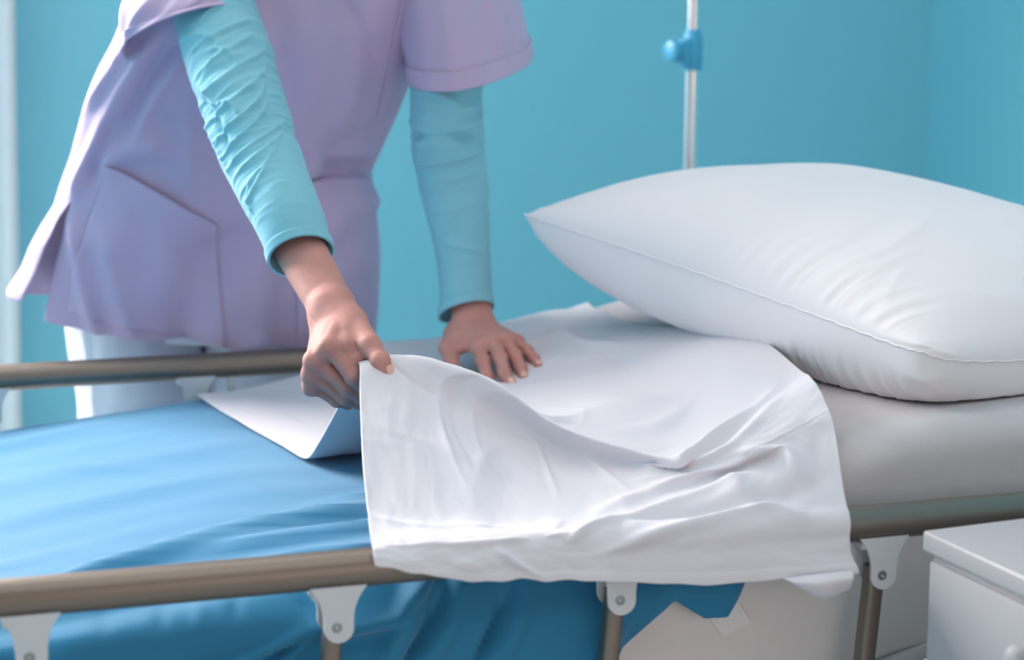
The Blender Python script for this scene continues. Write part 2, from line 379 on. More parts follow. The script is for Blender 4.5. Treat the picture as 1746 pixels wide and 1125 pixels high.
# ------------------------------------------------------------------ blue blanket
def blanket():
    # hem height on the near side varies along the bed
    xs = np.array([-1.05, -0.6, -0.2, 0.02, 0.12, 0.145, 0.20, 0.232, 0.256, 0.285, 0.31])
    hz = np.array([0.42, 0.42, 0.42, 0.44, 0.53, 0.585, 0.628, 0.606, 0.605, 0.655, 0.69])
    nu, nv = 330, 250
    X = np.linspace(-1.05, 0.31, nu)
    hem = np.interp(X, xs, hz)
    prof = np.array([(0.956, -0.24), (0.953, -0.12), (0.948, -0.03), (0.935, 0.002), (0.90, 0.008), (0.75, 0.009), (0.5, 0.009), (0.25, 0.008), (0.11, 0.011), (0.075, 0.012), (0.055, 0.000), (0.046, -0.030)])
    top = crom(prof, 170, 0)
    G = np.zeros((nu, nv, 3)); G[..., 0] = X[:, None]
    G[:, :170, 1] = top[None, :, 0]; G[:, :170, 2] = zm(X)[:, None] + top[None, :, 1]
    t = np.linspace(0, 1, nv - 169)[1:]
    z0 = G[:, 169, 2]
    G[:, 170:, 2] = z0[:, None] + (np.minimum(hem, z0 - 0.004)[:, None] - z0[:, None]) * t[None, :]
    G[:, 170:, 1] = 0.046 - 0.010 * np.sin(t * 3.0)[None, :]
    x, y = G[..., 0].copy(), G[..., 1].copy(); z = G[..., 2].copy()
    d = 0
    tops = ss(0.07, 0.11, y)
    # long soft folds on the top, mostly along the bed, gathering towards the near right
    d = d + tops * (fold(x, y, -0.45, 0.16, 0.02, 0.30, 0.022, 0.020, 0.06) + fold(x, y, -0.55, 0.10, -0.05, 0.17, 0.02, 0.016, -0.05)
        + fold(x, y, -0.10, 0.33, 0.10, 0.37, 0.018, 0.015) + fold(x, y, -0.25, 0.22, 0.08, 0.25, 0.015, 0.013) + fold(x, y, -0.15, 0.12, 0.1, 0.16, 0.016, 0.015)
        + fold(x, y, -0.6, 0.62, -0.1, 0.66, 0.03, 0.004) + fold(x, y, -0.5, 0.45, -0.1, 0.5, 0.025, 0.003, 0.05) + fold(x, y, -0.6, 0.8, -0.3, 0.84, 0.02, 0.006)
        + fold(x, y, -0.42, 0.70, -0.22, 0.58, 0.012, 0.003) + fold(x, y, -0.5, 0.30, -0.25, 0.36, 0.012, 0.003))
    d = d + tops * 0.005 * fbm(np.stack([x * 3.2, y * 11, z * 0 + 3], -1), 4)
    G[..., 2] += d
    # hanging side: puffed gathers by the rail, deep diagonal folds further right
    side = 1 - ss(0.046, 0.075, y); h = np.clip((0.66 - z) / 0.2, 0, 1)
    left = 1 - ss(-0.19, -0.14, x); yy = 1 - ss(0.075, 0.10, y)
    puff = 0.012 * np.exp(-((z - 0.640) / 0.016) ** 2) * left + 0.010 * (1 - left) * ss(0.0, 0.2, h)
    F = lambda *k: fold(x, z, *k)
    f = F(-0.160, 0.634, -0.074, 0.640, 0.007, 0.018, -0.06, .3) + F(-0.085, 0.636, -0.034, 0.672, 0.006, 0.014, 0.05, .3) + F(-0.15, 0.615, -0.09, 0.622, 0.010, -0.006) \
        + F(-0.285, 0.598, -0.155, 0.640, 0.007, 0.018, -0.06, .4) + F(-0.26, 0.594, -0.165, 0.626, 0.006, -0.012, -0.04) + F(-0.205, 0.588, -0.158, 0.632, 0.005, 0.014, 0, .4) \
        + F(-0.022, 0.685, -0.080, 0.585, 0.0055, -0.020, 0.04) + F(-0.048, 0.685, -0.105, 0.585, 0.010, 0.012, 0.04, .2) + F(-0.002, 0.685, -0.058, 0.585, 0.010, 0.012, 0.04, .2) \
        + F(0.044, 0.685, -0.008, 0.580, 0.0050, -0.018, 0.03) + F(0.064, 0.685, 0.014, 0.580, 0.010, 0.010, 0.03, .2) \
        + F(-0.184, 0.685, -0.166, 0.645, 0.005, -0.010) + F(-0.292, 0.685, -0.302, 0.640, 0.007, -0.007) + F(-0.262, 0.685, -0.268, 0.635, 0.007, 0.006) + F(-0.34, 0.685, -0.355, 0.64, 0.008, -0.008) + F(-0.225, 0.685, -0.235, 0.64, 0.007, -0.006) \
        + F(-0.46, 0.60, -0.30, 0.612, 0.010, 0.009, 0.03) + F(0.17, 0.67, 0.10, 0.55, 0.012, 0.008) + 0.003 * fbm(np.stack([x * 8, z * 8, z * 0], -1), 2)
    G[..., 1] = np.where(y < 0.10, np.minimum(y - yy * np.clip(puff + f, -0.006, 0.029), np.maximum(y, 0.049)), G[..., 1])
    o = cloth('blanket', G, M['blanket'], None, 0.002, False, 1.0)
    tag(o, 'bright blue cotton blanket spread over the bed, hanging in folds behind the near rail', 'blanket')
blanket()

# ------------------------------------------------------------------ white draw sheet lifted by the hand
def draw_sheet():
    fr = [0, .10, .23, .37, .50, .63, .77, .89, 1.0]
    lie = lambda y, xl, xr, h: [(xl + (xr - xl) * f, y, float(zm(xl + (xr - xl) * f)) + (h[i] if isinstance(h, list) else h)) for i, f in enumerate(fr)]
    far_hem = [(-0.1453,0.925,0.6641), (-0.0925,0.93,0.6703), (-0.0227,0.935,0.6806), (0.0672,0.95,0.6997), (0.1569,0.972,0.7156), (0.2379,0.985,0.725), (0.3169,0.985,0.7388), (0.3744,0.965,0.753), (0.4142,0.925,0.7534)]
    drop = [.006, .006, .008, .02, .06, .07, .07, .06, .05]
    beyond = [(p[0], p[1] + (0.012 if i > 3 else 0.006), p[2] - drop[i]) for i, p in enumerate(far_hem)]
    rows = [beyond, far_hem,
        lie(.85, -.135, .405, .011),
        lie(.75, -.117, .405, .011),
        lie(.64, -.096, .412, [.011, .011, .011, .011, .011, .011, .013, .020, .022]),
        lie(.535, -.076, .42, [.010, .008, .008, .008, .009, .012, .010, .026, .034]),
        [(-0.0652,0.478,0.7037), (.02, .455, .735), (.075, .45, .738), (.15, .44, .735), (.21, .42, .728), (.265, .40, .748), (.325, .36, .765), (.385, .37, .80), (.435, .38, .816)],
        [(-0.05,0.4221,0.763), (-0.0114,0.3922,0.7948), (0.0403,0.3714,0.7959), (0.1022,0.3284,0.7797), (0.1408,0.2691,0.7534), (0.1903,0.2009,0.7527), (0.2568,0.1602,0.7562), (0.345,0.1814,0.7836), (0.4242,0.2359,0.805)],
        [(-0.0456,0.3533,0.8203), (-0.0115,0.3402,0.8279), (0.0308,0.3163,0.8255), (0.0879,0.2685,0.8052), (0.1283,0.2183,0.7733), (0.1764,0.1532,0.7592), (0.2398,0.1012,0.754), (0.3293,0.1232,0.7878), (0.3948,0.1517,0.8183)],
        [(-0.0565,0.3,0.8001), (-0.0105,0.3,0.7927), (0.0386,0.29,0.7801), (0.1001,0.27,0.7579), (0.1463,0.245,0.7314), (0.2001,0.2,0.7191), (0.2714,0.17,0.7117), (0.367,0.19,0.7351), (0.4315,0.2,0.7675)],
        [(-0.0762,0.205,0.7661), (-0.0267,0.205,0.7546), (0.0267,0.2,0.7414), (0.0849,0.19,0.7252), (0.1344,0.175,0.7102), (0.1911,0.155,0.7046), (0.2606,0.13,0.7057), (0.3473,0.13,0.7178), (0.4112,0.13,0.7385)],
        [(-0.0983,0.085,0.7321), (-0.0503,0.085,0.7218), (0.0027,0.085,0.7139), (0.058,0.08,0.706), (0.1104,0.075,0.7012), (0.1701,0.07,0.6994), (0.2412,0.06,0.7012), (0.3203,0.055,0.7082), (0.3849,0.05,0.721)],
        [(-0.1122,0.002,0.7225), (-0.0655,0.002,0.7207), (-0.0153,0.002,0.721), (0.0374,0.002,0.7205), (0.0903,0.002,0.7207), (0.1495,0.002,0.7209), (0.222,0.002,0.7208), (0.2985,0.002,0.7205), (0.3666,0.002,0.721)],
        [(-0.1165,-0.0215,0.7174), (-0.0699,-0.0215,0.7105), (-0.0198,-0.0215,0.7044), (0.0318,-0.0215,0.7015), (0.0837,-0.0215,0.6981), (0.1423,-0.0215,0.6941), (0.2141,-0.0215,0.6889), (0.2887,-0.0215,0.6882), (0.3599,-0.0215,0.6874)],
        [(-0.1157,-0.027,0.7084), (-0.0698,-0.027,0.6965), (-0.0192,-0.027,0.6852), (0.0309,-0.028,0.6826), (0.0827,-0.028,0.6767), (0.1414,-0.028,0.6695), (0.2144,-0.028,0.661), (0.2887,-0.026,0.6595), (0.3651,-0.022,0.6596)]]
    C = np.array(rows)
    for j, x, k in ((4, .165, .3), (5, .225, .6), (6, .288, 1), (7, .338, 1), (8, .383, 1)):   # right part: an even fall from the ridge over the mattress edge
        E = np.array([x, .062, float(zm(x)) + .022]); q = C[8, j]
        for i, t in ((9, .32), (10, .68), (11, 1.0)):
            p = q + (E - q) * t + np.array([0, -.006, .006]) * 4 * t * (1 - t); C[i, j] = C[i, j] * (1 - k) + p * k
    NU, NV = 260, 240
    G = crom(crom(C, NU, 0), NV, 1)
    def collide(G, off):
        on = (G[..., 1] > 0.05) & (G[..., 1] < 0.945)
        edge = np.minimum(np.clip((G[..., 1] - 0.05) / 0.03, 0, 1), np.clip((0.945 - G[..., 1]) / 0.02, 0, 1))
        G[..., 2] = np.where(on, np.maximum(G[..., 2], zm(G[..., 0]) + off - 0.010 * ss(.325, .37, G[..., 0]) - 0.012 * (1 - edge)), G[..., 2])
        for ry, rr in ((0.0, 0.0192), (0.97, 0.0192)):
            dy, dz = G[..., 1] - ry, G[..., 2] - 0.70; q = np.sqrt(dy * dy + dz * dz) + 1e-9; push = np.maximum(rr / q, 1.0)
            G[..., 1] = ry + dy * push; G[..., 2] = 0.70 + dz * push
        return G
    for _ in range(14):
        G = collide(G, 0.0165); H = G.copy()
        H[1:-1, 1:-1] = 0.25 * (G[:-2, 1:-1] + G[2:, 1:-1] + G[1:-1, :-2] + G[1:-1, 2:]); H[1:-1, 0] = 0.5 * (G[:-2, 0] + G[2:, 0]); H[1:-1, -1] = 0.5 * (G[:-2, -1] + G[2:, -1])
        G = H
    G = collide(G, 0.0165)
    u = np.linspace(0, 1, NU)[:, None] + np.zeros((1, NV)); v = np.linspace(0, 1, NV)[None, :] + np.zeros((NU, 1))
    n = normals(G); n *= np.sign(n[..., 2:3].mean() + 1e-9)
    # cloth coordinates in metres: a across the bed from the far hem, b along the bed
    a = np.cumsum(np.r_[np.zeros((1, NV)), np.linalg.norm(np.diff(G, axis=0), axis=-1)], axis=0)
    b = v * 0.60
    r = u * (len(rows) - 1)                                 # row number, keeps folds tied to the drape
    d = 0
    R = lambda *k, **q: fold(b, r * 0.07, *k, **q)
    front = ss(7.5, 8.5, r)
    # gathers running down from the pinch and from the shoulder of the tent
    for (b0, r0, b1, r1, w, am, cv, sh) in [
        (.20, 8.1, .145, 10.2, .006, .0045, .25, .6), (.215, 8.0, .165, 10.0, .007, -.004, .22, .2), (.235, 8.2, .18, 9.9, .006, .0035, .2, .6),
        (.065, 8.3, .14, 8.9, .005, -.003, .1, .3), (.17, 10.2, .26, 9.2, .007, .003, -.15, .3),
        (.02, 9.7, .20, 9.95, .005, .0025, .0, .6), (.0, 11.2, .22, 11.3, .006, .003, .06, .5), (.03, 12.3, .30, 12.25, .007, .004, .03, .6),
        (.20, 11.7, .30, 12.8, .010, -.006, .1, .1), (.26, 11.0, .262, 12.0, .008, .0025, -.05, .2), (.28, 12.6, .45, 11.3, .009, .007, -.1, .5),
        (.34, 11.7, .58, 11.6, .012, -.006, .06, .1), (.30, 10.9, .48, 10.2, .012, .006, -.08, .4), (.18, 12.6, .25, 14, .007, .005, .05, .4),
        (.42, 10.9, .55, 12.3, .010, .005, .08, .3), (.33, 9.2, .35, 10.3, .004, .003, .0, .6), (.26, 8.9, .27, 10.3, .004, .0025, .0, .6),
        (.45, 8.3, .56, 7.0, .014, .007, .0, .3), (.38, 9.7, .52, 7.6, .012, .007, -.1, .4), (.30, 6.8, .46, 6.4, .010, .006, .12, .4), (.32, 7.4, .44, 7.2, .008, -.004, .1, .2),
        (.27, 6.9, .44, 6.3, .012, .006, -.12, .3), (.42, 9.3, .56, 7.6, .016, .004, .06, .2), (.33, 12.9, .52, 12.0, .010, .007, -.05, .4), (.47, 9.6, .55, 11.6, .012, .006, .1, .2), (.36, 3.2, .50, 4.6, .02, -.010, .1, 0), (.42, 2.4, .58, 3.2, .012, .005, .05, .2), (.50, 2.2, .52, 4.2, .014, .005, .1, .2), (.30, 1.8, .36, 4.0, .01, .003, .05, .3)]:
        d = d + R(b0, r0 * 0.07, b1, r1 * 0.07, w, am * (0.8 if b0 < .24 and r1 < 11 else 1.25), curve=cv, sharp=sh)
    d = d + 0.0022 * fbm(np.stack([b * 22, r * 1.3, r * 0], -1), 3) * (0.35 + 0.65 * front)
    d = d + 0.0035 * noise(np.stack([b * 13, r * 0.8, r * 0 + 5], -1)) * ss(9.5, 11, r)
    # ironed-in press folds
    for bb in (.335,): d = d + 0.0010 * np.exp(-np.abs(b - bb) / 0.003)
    for rr in (4.4, 9.95): d = d + 0.0010 * np.exp(-np.abs(r - rr) / 0.04)
    d = d * (1 - 0.8 * ss(13.2, 14, r)) * ss(0.9, 2.4, r)
    G = G + n * d[..., None]
    # rippled hem
    hemk = ss(13.0, 14.0, r)
    G[..., 1] -= hemk * 0.006 * np.abs(noise(np.stack([b * 14, r * 0, r * 0 + 2], -1)))
    G[..., 2] += hemk * 0.004 * noise(np.stack([b * 26, r * 0 + 8, r * 0], -1))
    # the near right corner curls under and outward
    G = collide(G, 0.0135)
    k = ss(0.80, 0.97, v) * ss(13.2, 14, r)
    G[..., 1] -= 0.012 * k; 
    o = cloth('draw_sheet', G, M['sheet'], None, 0.0008, False, 0)
    tag(o, 'white cotton draw sheet lifted into a tent by the hand, draped over near rail', 'sheet')
    # doubled hem bands along the left edge and the near edge
    def band(i0, i1, j0, j1, nm):
        B = G[i0:i1, j0:j1] ; nn = normals(G)[i0:i1, j0:j1]; nn = nn * np.sign((n[i0:i1, j0:j1] * nn).sum(-1, keepdims=True))
        return cloth(nm, B + nn * lift[i0:i1, j0:j1, None], M['sheet'], o, 0.0005, False, 0)
    J = 46
    lift = 0.0008 - 0.0009 * ss(J - 15, J - 1, np.arange(NV))[None, :] + np.zeros((NU, 1)); band(0, NU, 0, J, 'side_hem')
    lift = 0.0012 * ss(NU - 9, NU - 6, np.arange(NU))[:, None] + np.zeros((1, NV)); band(NU - 9, NU, 0, NV, 'hem')
    # the turned-out corner flap below the hem at the right
    q = np.array([[(0.2843,-0.034,0.6623), (0.3192,-0.045,0.6671), (0.3579,-0.036,0.6645)], [(0.289,-0.044,0.6608), (0.3154,-0.056,0.6603), (0.3528,-0.048,0.6603)], [(0.3003,-0.04,0.6526), (0.3226,-0.046,0.643), (0.3524,-0.042,0.6484)], [(0.3095,-0.022,0.648), (0.3342,-0.022,0.6368), (0.3612,-0.022,0.6438)]])
    cloth('corner_flap', crom(crom(q, 24, 0), 24, 1), M['sheet'], o, 0.0008, False, 0)
draw_sheet()

# ------------------------------------------------------------------ pillow
def pillow():
    A = np.array((0.2729,0.785,0.9176)); B = np.array((0.4952,0.085,0.8442))
    a = A - B; La = np.linalg.norm(a); a /= La
    b = np.array([0.98, 0.13, 0.0]); b /= np.linalg.norm(b)
    n = np.cross(b, a); n *= np.sign(n[2]); Lb = 0.50
    N1, N2 = 170, 120
    def surf(sgn):
        s = np.linspace(-1, 1, N1); s = np.sign(s) * (1 - (1 - np.abs(s)) ** 1.35); s = s[:, None]
        t = np.linspace(-1, 1, N2); t = np.sign(t) * (1 - (1 - np.abs(t)) ** 1.35); t = t[None, :]
        # seam outline pulls in between the pointed corners
        x = s * (1 - 0.045 * (1 - t ** 2) ** 1.0 * np.abs(s) ** 3) + 0 * t; y = t * (1 - 0.05 * (1 - s ** 2) * np.abs(t) ** 3) + 0 * s
        rn = (np.abs(s) ** 14 + np.abs(t) ** 14 + 1e-12) ** (-1 / 14); rn = np.minimum(rn, 1.0); wB = ((1 - s) / 2) ** 0.5 * 0.85 + 0.15; rn = 1 + (rn - 1) * wB; x = x * rn; y = y * rn
        if sgn > 0: T = 0.104 * (1 - np.abs(s) ** 2.6) ** 0.55 * (1 - np.abs(t) ** 2.6) ** 0.55
        else: T = 0.112 * (1 - np.abs(s) ** 4.0) ** 0.42 * (1 - np.abs(t) ** 4.0) ** 0.36
        sag = 0.022 * (1 - np.clip((t - 0.0) ** 2, 0, 1)) ** 0.8 * ((1 - s) / 2) ** 1.5
        P = (A + B) / 2 + b * Lb / 2 - n * sag[..., None] + a * (x * La / 2)[..., None] + b * (y * Lb / 2)[..., None] + n * (sgn * T)[..., None]
        return P, x, y, s + 0 * t, t + 0 * s
    def detail(P, x, y, s, t, sgn):
        Nn = normals(P); Nn *= np.sign((Nn * n).sum(-1, keepdims=True).mean())*sgn if sgn < 0 else np.sign((Nn * n).sum(-1).mean())
        e = (1 - np.abs(t)) * Lb / 2; e2 = (1 - np.abs(s)) * La / 2
        al = s * La / 2
        # puckers fan out from the long seam, strongest in its middle right stretch
        k = (0.0044 if sgn > 0 else 0.0052) * np.exp(-(e - 0.012).clip(0) / (0.055 if sgn > 0 else 0.075)) * ss(0.0, 0.012, e) * (0.30 + 0.9 * np.exp(-((al + 0.17) / 0.14) ** 2))
        warp = al + 0.35 * e * (0.2 - al) + 0.004 * noise(np.stack([al * 30, e * 10, e * 0], -1))
        d = k * (noise(np.stack([warp * 75, e * 4, e * 0 + sgn * 3], -1)) * 1.1 + 0.8 * noise(np.stack([warp * 150, e * 6, e * 0 + 9], -1)))
        k2 = 0.003 * np.exp(-e2 / 0.05) * ss(0, 0.012, e2)
        d = d + k2 * noise(np.stack([t * Lb / 2 * 55, e2 * 5, e2 * 0 + 4 * sgn], -1))
        d = d + 0.0030 * fbm(np.stack([al * 6, t * 1.5, t * 0 + sgn], -1), 2) * ss(0, 0.06, np.minimum(e, e2))
        if sgn > 0:
            X, Yc = al, (t + 1) * Lb / 2
            for f in [(-.19, .03, -.13, .20, .010, .004, .1, .3), (-.15, .03, -.08, .22, .012, -.0035, .1, 0), (-.22, .02, -.20, .13, .008, .003, .0, .3), (-.02, .05, .08, .20, .012, .003, .1, .2), (-.27, .02, -.22, .10, .007, .003, 0, .3)]:
                d = d + fold(X, Yc, f[0], f[1], f[2], f[3], f[4], f[5] * 0.55, f[6], f[7])
            d = d + fold(X, Yc, -.30, .10, -.29, .45, .02, .003, .1)
        return P + Nn * d[..., None]
    V, F = [], []
    for sgn in (1, -1):
        P, x, y, s, t = surf(sgn); P = detail(P, x, y, s, t, sgn)
        # flatten what rests on the sheet
        zlim = zm(P[..., 0]) + 0.004
        P[..., 2] = np.where(P[..., 2] < zlim, zlim + 0.1 * 0, P[..., 2])
        base = len(V); V += list(P.reshape(-1, 3)); g = grid_faces(N1, N2)
        F += [tuple(i + base for i in (f if sgn < 0 else f[::-1])) for f in g]
    o = link('pillow', V, F, M['pillow'])
    bm = bmesh.new(); bm.from_mesh(o.data); bmesh.ops.remove_doubles(bm, verts=bm.verts, dist=0.0006); bmesh.ops.recalc_face_normals(bm, faces=bm.faces); bm.to_mesh(o.data); bm.free()
    tag(o, 'plump white pillow with a seam along its side resting on the raised head end', 'pillow')
    # seam: a stitched ridge round the outline
    P, x, y, s, t = surf(1)
    loop = list(P[:, 0]) + list(P[-1, 1:]) + list(P[-2::-1, -1]) + list(P[0, -2:0:-1])
    loop = np.array(loop); k = len(loop); ctr = loop.mean(0); V, F = [], []
    for i in range(k):
        tg = loop[(i + 1) % k] - loop[i - 1]; tg /= np.linalg.norm(tg) + 1e-9
        o1 = np.cross(tg, n); o1 /= np.linalg.norm(o1) + 1e-9
        w = 0.0011 + 0.0002 * math.sin(i * 1.7)
        for j in range(6):
            an = j * math.pi / 3; V.append(loop[i] + o1 * (math.cos(an) * w * 1.3) + n * (math.sin(an) * w + 0.0006 * math.sin(i * 0.9)))
    for i in range(k):
        for j in range(6): F.append((i * 6 + j, ((i + 1) % k) * 6 + j, ((i + 1) % k) * 6 + (j + 1) % 6, i * 6 + (j + 1) % 6))
    link('seam', V, F, M['pillow'], o)
pillow()

# ------------------------------------------------------------------ bedside cabinet
def cabinet():
    rz = math.radians(5.5); p = Vector((0.3979,-0.097,0.7183)); c, s = math.cos(rz), math.sin(rz)
    W, Dp = 0.48, 0.42
    T = lambda x, y, z: (p.x + c * x - s * y, p.y + s * x + c * y, z)
    root = empty('bedside_cabinet', (p.x + 0.2, p.y - 0.2, 0), 'white bedside cabinet with thick top and small knob beside the near bed rail', 'cabinet')
    zt = p.z
    ctr = T(W / 2, -Dp / 2, 0)
    box('top', (ctr[0], ctr[1], zt - 0.010), (W, Dp, 0.020), M['cabinet'], root, rz, 0.0028, 3)
    box('body', (ctr[0], ctr[1], (zt - 0.021) / 2 + 0.03), (W - 0.016, Dp - 0.016, zt - 0.081), M['cabinet'], root, rz, 0.002)
    dc = T(0.0075, -Dp / 2, 0)
    door = box('door', (dc[0], dc[1], (zt - 0.024) / 2 + 0.035), (0.012, Dp - 0.022, zt - 0.10), M['cabinet'], root, rz, 0.002)
    k = T(0.0, -0.1732, 0)
    d = Vector((-c, -s, 0))
    lathe('knob', (k[0], k[1], 0.6504), d, [(0, 0.006), (0.008, 0.005), (0.012, 0.010), (0.018, 0.0125), (0.023, 0.010), (0.0255, 0.004)], M['cabinet'], door, 24)
    bs = box('plinth', (ctr[0], ctr[1], 0.03), (W - 0.06, Dp - 0.06, 0.06), M['steel'], root, rz, 0.002)
cabinet()

# ------------------------------------------------------------------ infusion stand
def iv_stand():
    x, y = (0.7194, 1.3)
    root = empty('infusion_stand', (x, y, 0), 'chrome infusion stand with blue height clamp standing behind the bed', 'stand')
    zc = 1.1065
    rod('outer_tube', (x - 0.0035, y, 0.12), (x, y, zc + 0.0), 0.0122, M['chrome'], root, 32)
    rod('pole', (x, y, zc - 0.05), (x + 0.006, y, 2.0), 0.0098, M['chrome'], root, 32)
    bm = bmesh.new()
    bm_lathe(bm, (x, y, zc - 0.033), (0, 0, 1), [(0, 0.015), (0.003, 0.0165), (0.045, 0.0168), (0.058, 0.0145), (0.066, 0.011)], 32)
    bm_box(bm, (x - 0.017, y - 0.006, zc - 0.003), (0.024, 0.026, 0.042), 0.35, bevel=0.005, seg=3)
    cl = bm_obj('clamp', bm, M['blue_plastic'], root)
    d = Vector((-0.94, -0.34, 0)); b0 = Vector((x - 0.02, y - 0.008, zc - 0.0))
    bm = bmesh.new(); bm_lathe(bm, b0, d, [(0, 0.008), (0.012, 0.0075), (0.014, 0.0165), (0.017, 0.0185), (0.024, 0.0185), (0.029, 0.0155), (0.031, 0.009)], 12)
    bm_obj('knob', bm, M['blue_plastic'], cl)
    for k in range(5):
        an = 2 * math.pi * k / 5 + 0.3; e = Vector((x + 0.28 * math.cos(an), y + 0.28 * math.sin(an), 0.085))
        leg = rod('leg', (x, y, 0.13), e, 0.011, M['chrome'], root)
        bm = bmesh.new(); bm_lathe(bm, (e.x, e.y - 0.011, 0.03), (0, 1, 0), [(0, 0.024), (0.003, 0.03), (0.019, 0.03), (0.022, 0.024)], 20)
        bm_box(bm, (e.x, e.y, 0.068), (0.016, 0.03, 0.03), bevel=0.003); bm_obj('caster', bm, M['steel'], leg)
    for s in (-1, 1):
        bm = bmesh.new(); pts = [Vector((x + 0.006, y, 1.99)) + Vector((s * q, 0, h)) for q, h in ((0, 0), (0.05, 0.02), (0.09, 0.015), (0.105, 0.035))]
        for a, b in zip(pts, pts[1:]): bm_lathe(bm, a, b - a, [(-0.002, 0.004), ((b - a).length + 0.002, 0.004)], 12)
        bm_obj('hook', bm, M['chrome'], root)
iv_stand()

# ------------------------------------------------------------------ the person: signed-distance body with sculpted hands
class Field:
    """distance field evaluated on a grid; parts join with smooth minima"""
    def __init__(s, lo, hi, h):
        s.lo = np.array(lo, float); s.h = h; n = np.ceil((np.array(hi) - s.lo) / h).astype(int) + 1
        ax = [s.lo[k] + h * np.arange(n[k]) for k in range(3)]
        s.X = np.stack(np.meshgrid(*ax, indexing='ij'), -1).astype(np.float32)
    def cap(s, a, b, ra, rb, flat=None, k=1.0):
        a, b = np.array(a, np.float32), np.array(b, np.float32); ab = b - a; L = float(ab @ ab) + 1e-12
        p = s.X - a; t = np.clip((p @ ab) / L, 0, 1); q = p - t[..., None] * ab
        if flat is not None:
            f = np.array(flat, np.float32); f = f - ab * (f @ ab) / L; f /= np.linalg.norm(f) + 1e-9
            q = q + (q @ f)[..., None] * f * (k - 1)
        return np.sqrt((q * q).sum(-1)) - (ra + (rb - ra) * t)
    def ell(s, c, r, R=None):
        p = s.X - np.array(c, np.float32)
        if R is not None: p = p @ np.array(R, np.float32)
        k = p / np.array(r, np.float32); d = np.sqrt((k * k).sum(-1)); return (d - 1) * min(r)
def smin(a, b, k):
    h = np.clip(0.5 + 0.5 * (b - a) / k, 0, 1); return b + (a - b) * h - k * h * (1 - h)
def smax(a, b, k): return -smin(-a, -b, k)
def surface_nets(F, lo, h):
    s = F < 0; n = F.shape
    c = [(i, j, k) for i in (0, 1) for j in (0, 1) for k in (0, 1)]
    sl = lambda i, j, k: (slice(i, n[0] - 1 + i), slice(j, n[1] - 1 + j), slice(k, n[2] - 1 + k))
    cnt = sum(s[sl(*q)].astype(np.int8) for q in c); act = (cnt > 0) & (cnt < 8)
    I = np.argwhere(act); idx = -np.ones(act.shape, int); idx[act] = np.arange(len(I))
    acc = np.zeros((len(I), 3)); m = np.zeros(len(I))
    for p in c:
        for ax in range(3):
            if p[ax]: continue
            q = list(p); q[ax] = 1
            fa = F[I[:, 0] + p[0], I[:, 1] + p[1], I[:, 2] + p[2]]; fb = F[I[:, 0] + q[0], I[:, 1] + q[1], I[:, 2] + q[2]]
            x = (fa < 0) != (fb < 0); t = np.where(x, fa / np.where(np.abs(fa - fb) < 1e-12, 1, fa - fb), 0)
            pos = np.array(p, float)[None, :].repeat(len(I), 0); pos[:, ax] += t
            acc += pos * x[:, None]; m += x
    V = (I + acc / m[:, None]) * h + lo
    Q = []
    for ax in range(3):
        u, v = [(1, 2), (2, 0), (0, 1)][ax]
        a = [slice(None)] * 3; b = [slice(None)] * 3; a[ax] = slice(0, n[ax] - 1); b[ax] = slice(1, n[ax])
        e = s[tuple(a)] != s[tuple(b)]; E = np.argwhere(e)
        E = E[(E[:, u] > 0) & (E[:, v] > 0) & (E[:, u] < n[u] - 1) & (E[:, v] < n[v] - 1)]
        ins = s[E[:, 0], E[:, 1], E[:, 2]]
        def cell(du, dv):
            K = E.copy(); K[:, u] -= du; K[:, v] -= dv; return idx[K[:, 0], K[:, 1], K[:, 2]]
        f = np.stack([cell(1, 1), cell(0, 1), cell(0, 0), cell(1, 0)], 1)
        f[~ins] = f[~ins][:, ::-1]; Q.append(f)
    return V, np.concatenate(Q)
def smooth_mesh(V, Q, it=2, lam=0.5):
    e = np.concatenate([Q[:, [0, 1]], Q[:, [1, 2]], Q[:, [2, 3]], Q[:, [3, 0]]]); e = np.concatenate([e, e[:, ::-1]])
    for _ in range(it):
        S = np.zeros_like(V); m = np.bincount(e[:, 0], minlength=len(V)).astype(float)
        for k in range(3): S[:, k] = np.bincount(e[:, 0], weights=V[e[:, 1], k], minlength=len(V))
        V = V + lam * (S / np.maximum(m, 1)[:, None] - V)
    return V
def lerp(a, b, t): return tuple(np.array(a) * (1 - t) + np.array(b) * t)

# joints of the right hand (gripping) and the left hand (flat on the bed)
ELBOW_R, SHOULDER_R = (-0.1001,0.66,1.0314), (-0.1249,0.86,1.2501)
ELBOW_L, SHOULDER_L = (0.1921,0.86,0.9932), (0.1972,0.87,1.2578)
RH = dict(wrist=(-0.0549,0.4454,0.8649), fore=(-0.0769,0.555,0.9304),
    carp=[(-0.044,0.4216,0.8577), (-0.052,0.428,0.8563), (-0.0597,0.436,0.8527), (-0.0644,0.4427,0.8471)],
    mcp=[(-0.0725,0.3725,0.8338), (-0.087,0.3825,0.819), (-0.088,0.3923,0.8021), (-0.086,0.4036,0.7865)],
    fing=[[(-0.051,0.3537,0.803), (-0.0334,0.3662,0.7856), (-0.0229,0.381,0.7792)], [(-0.0546,0.3711,0.7885), (-0.0363,0.3778,0.7748), (-0.0227,0.3906,0.7746)],
          [(-0.0548,0.3834,0.7748), (-0.0375,0.3934,0.7656), (-0.0297,0.4076,0.7634)], [(-0.0609,0.3989,0.7686), (-0.0474,0.4064,0.7628), (-0.0379,0.4162,0.7621)]],
    thumb=[(-0.039,0.4083,0.8518), (-0.0317,0.3564,0.8364), (-0.0256,0.333,0.8237), (-0.0183,0.3274,0.8062)])
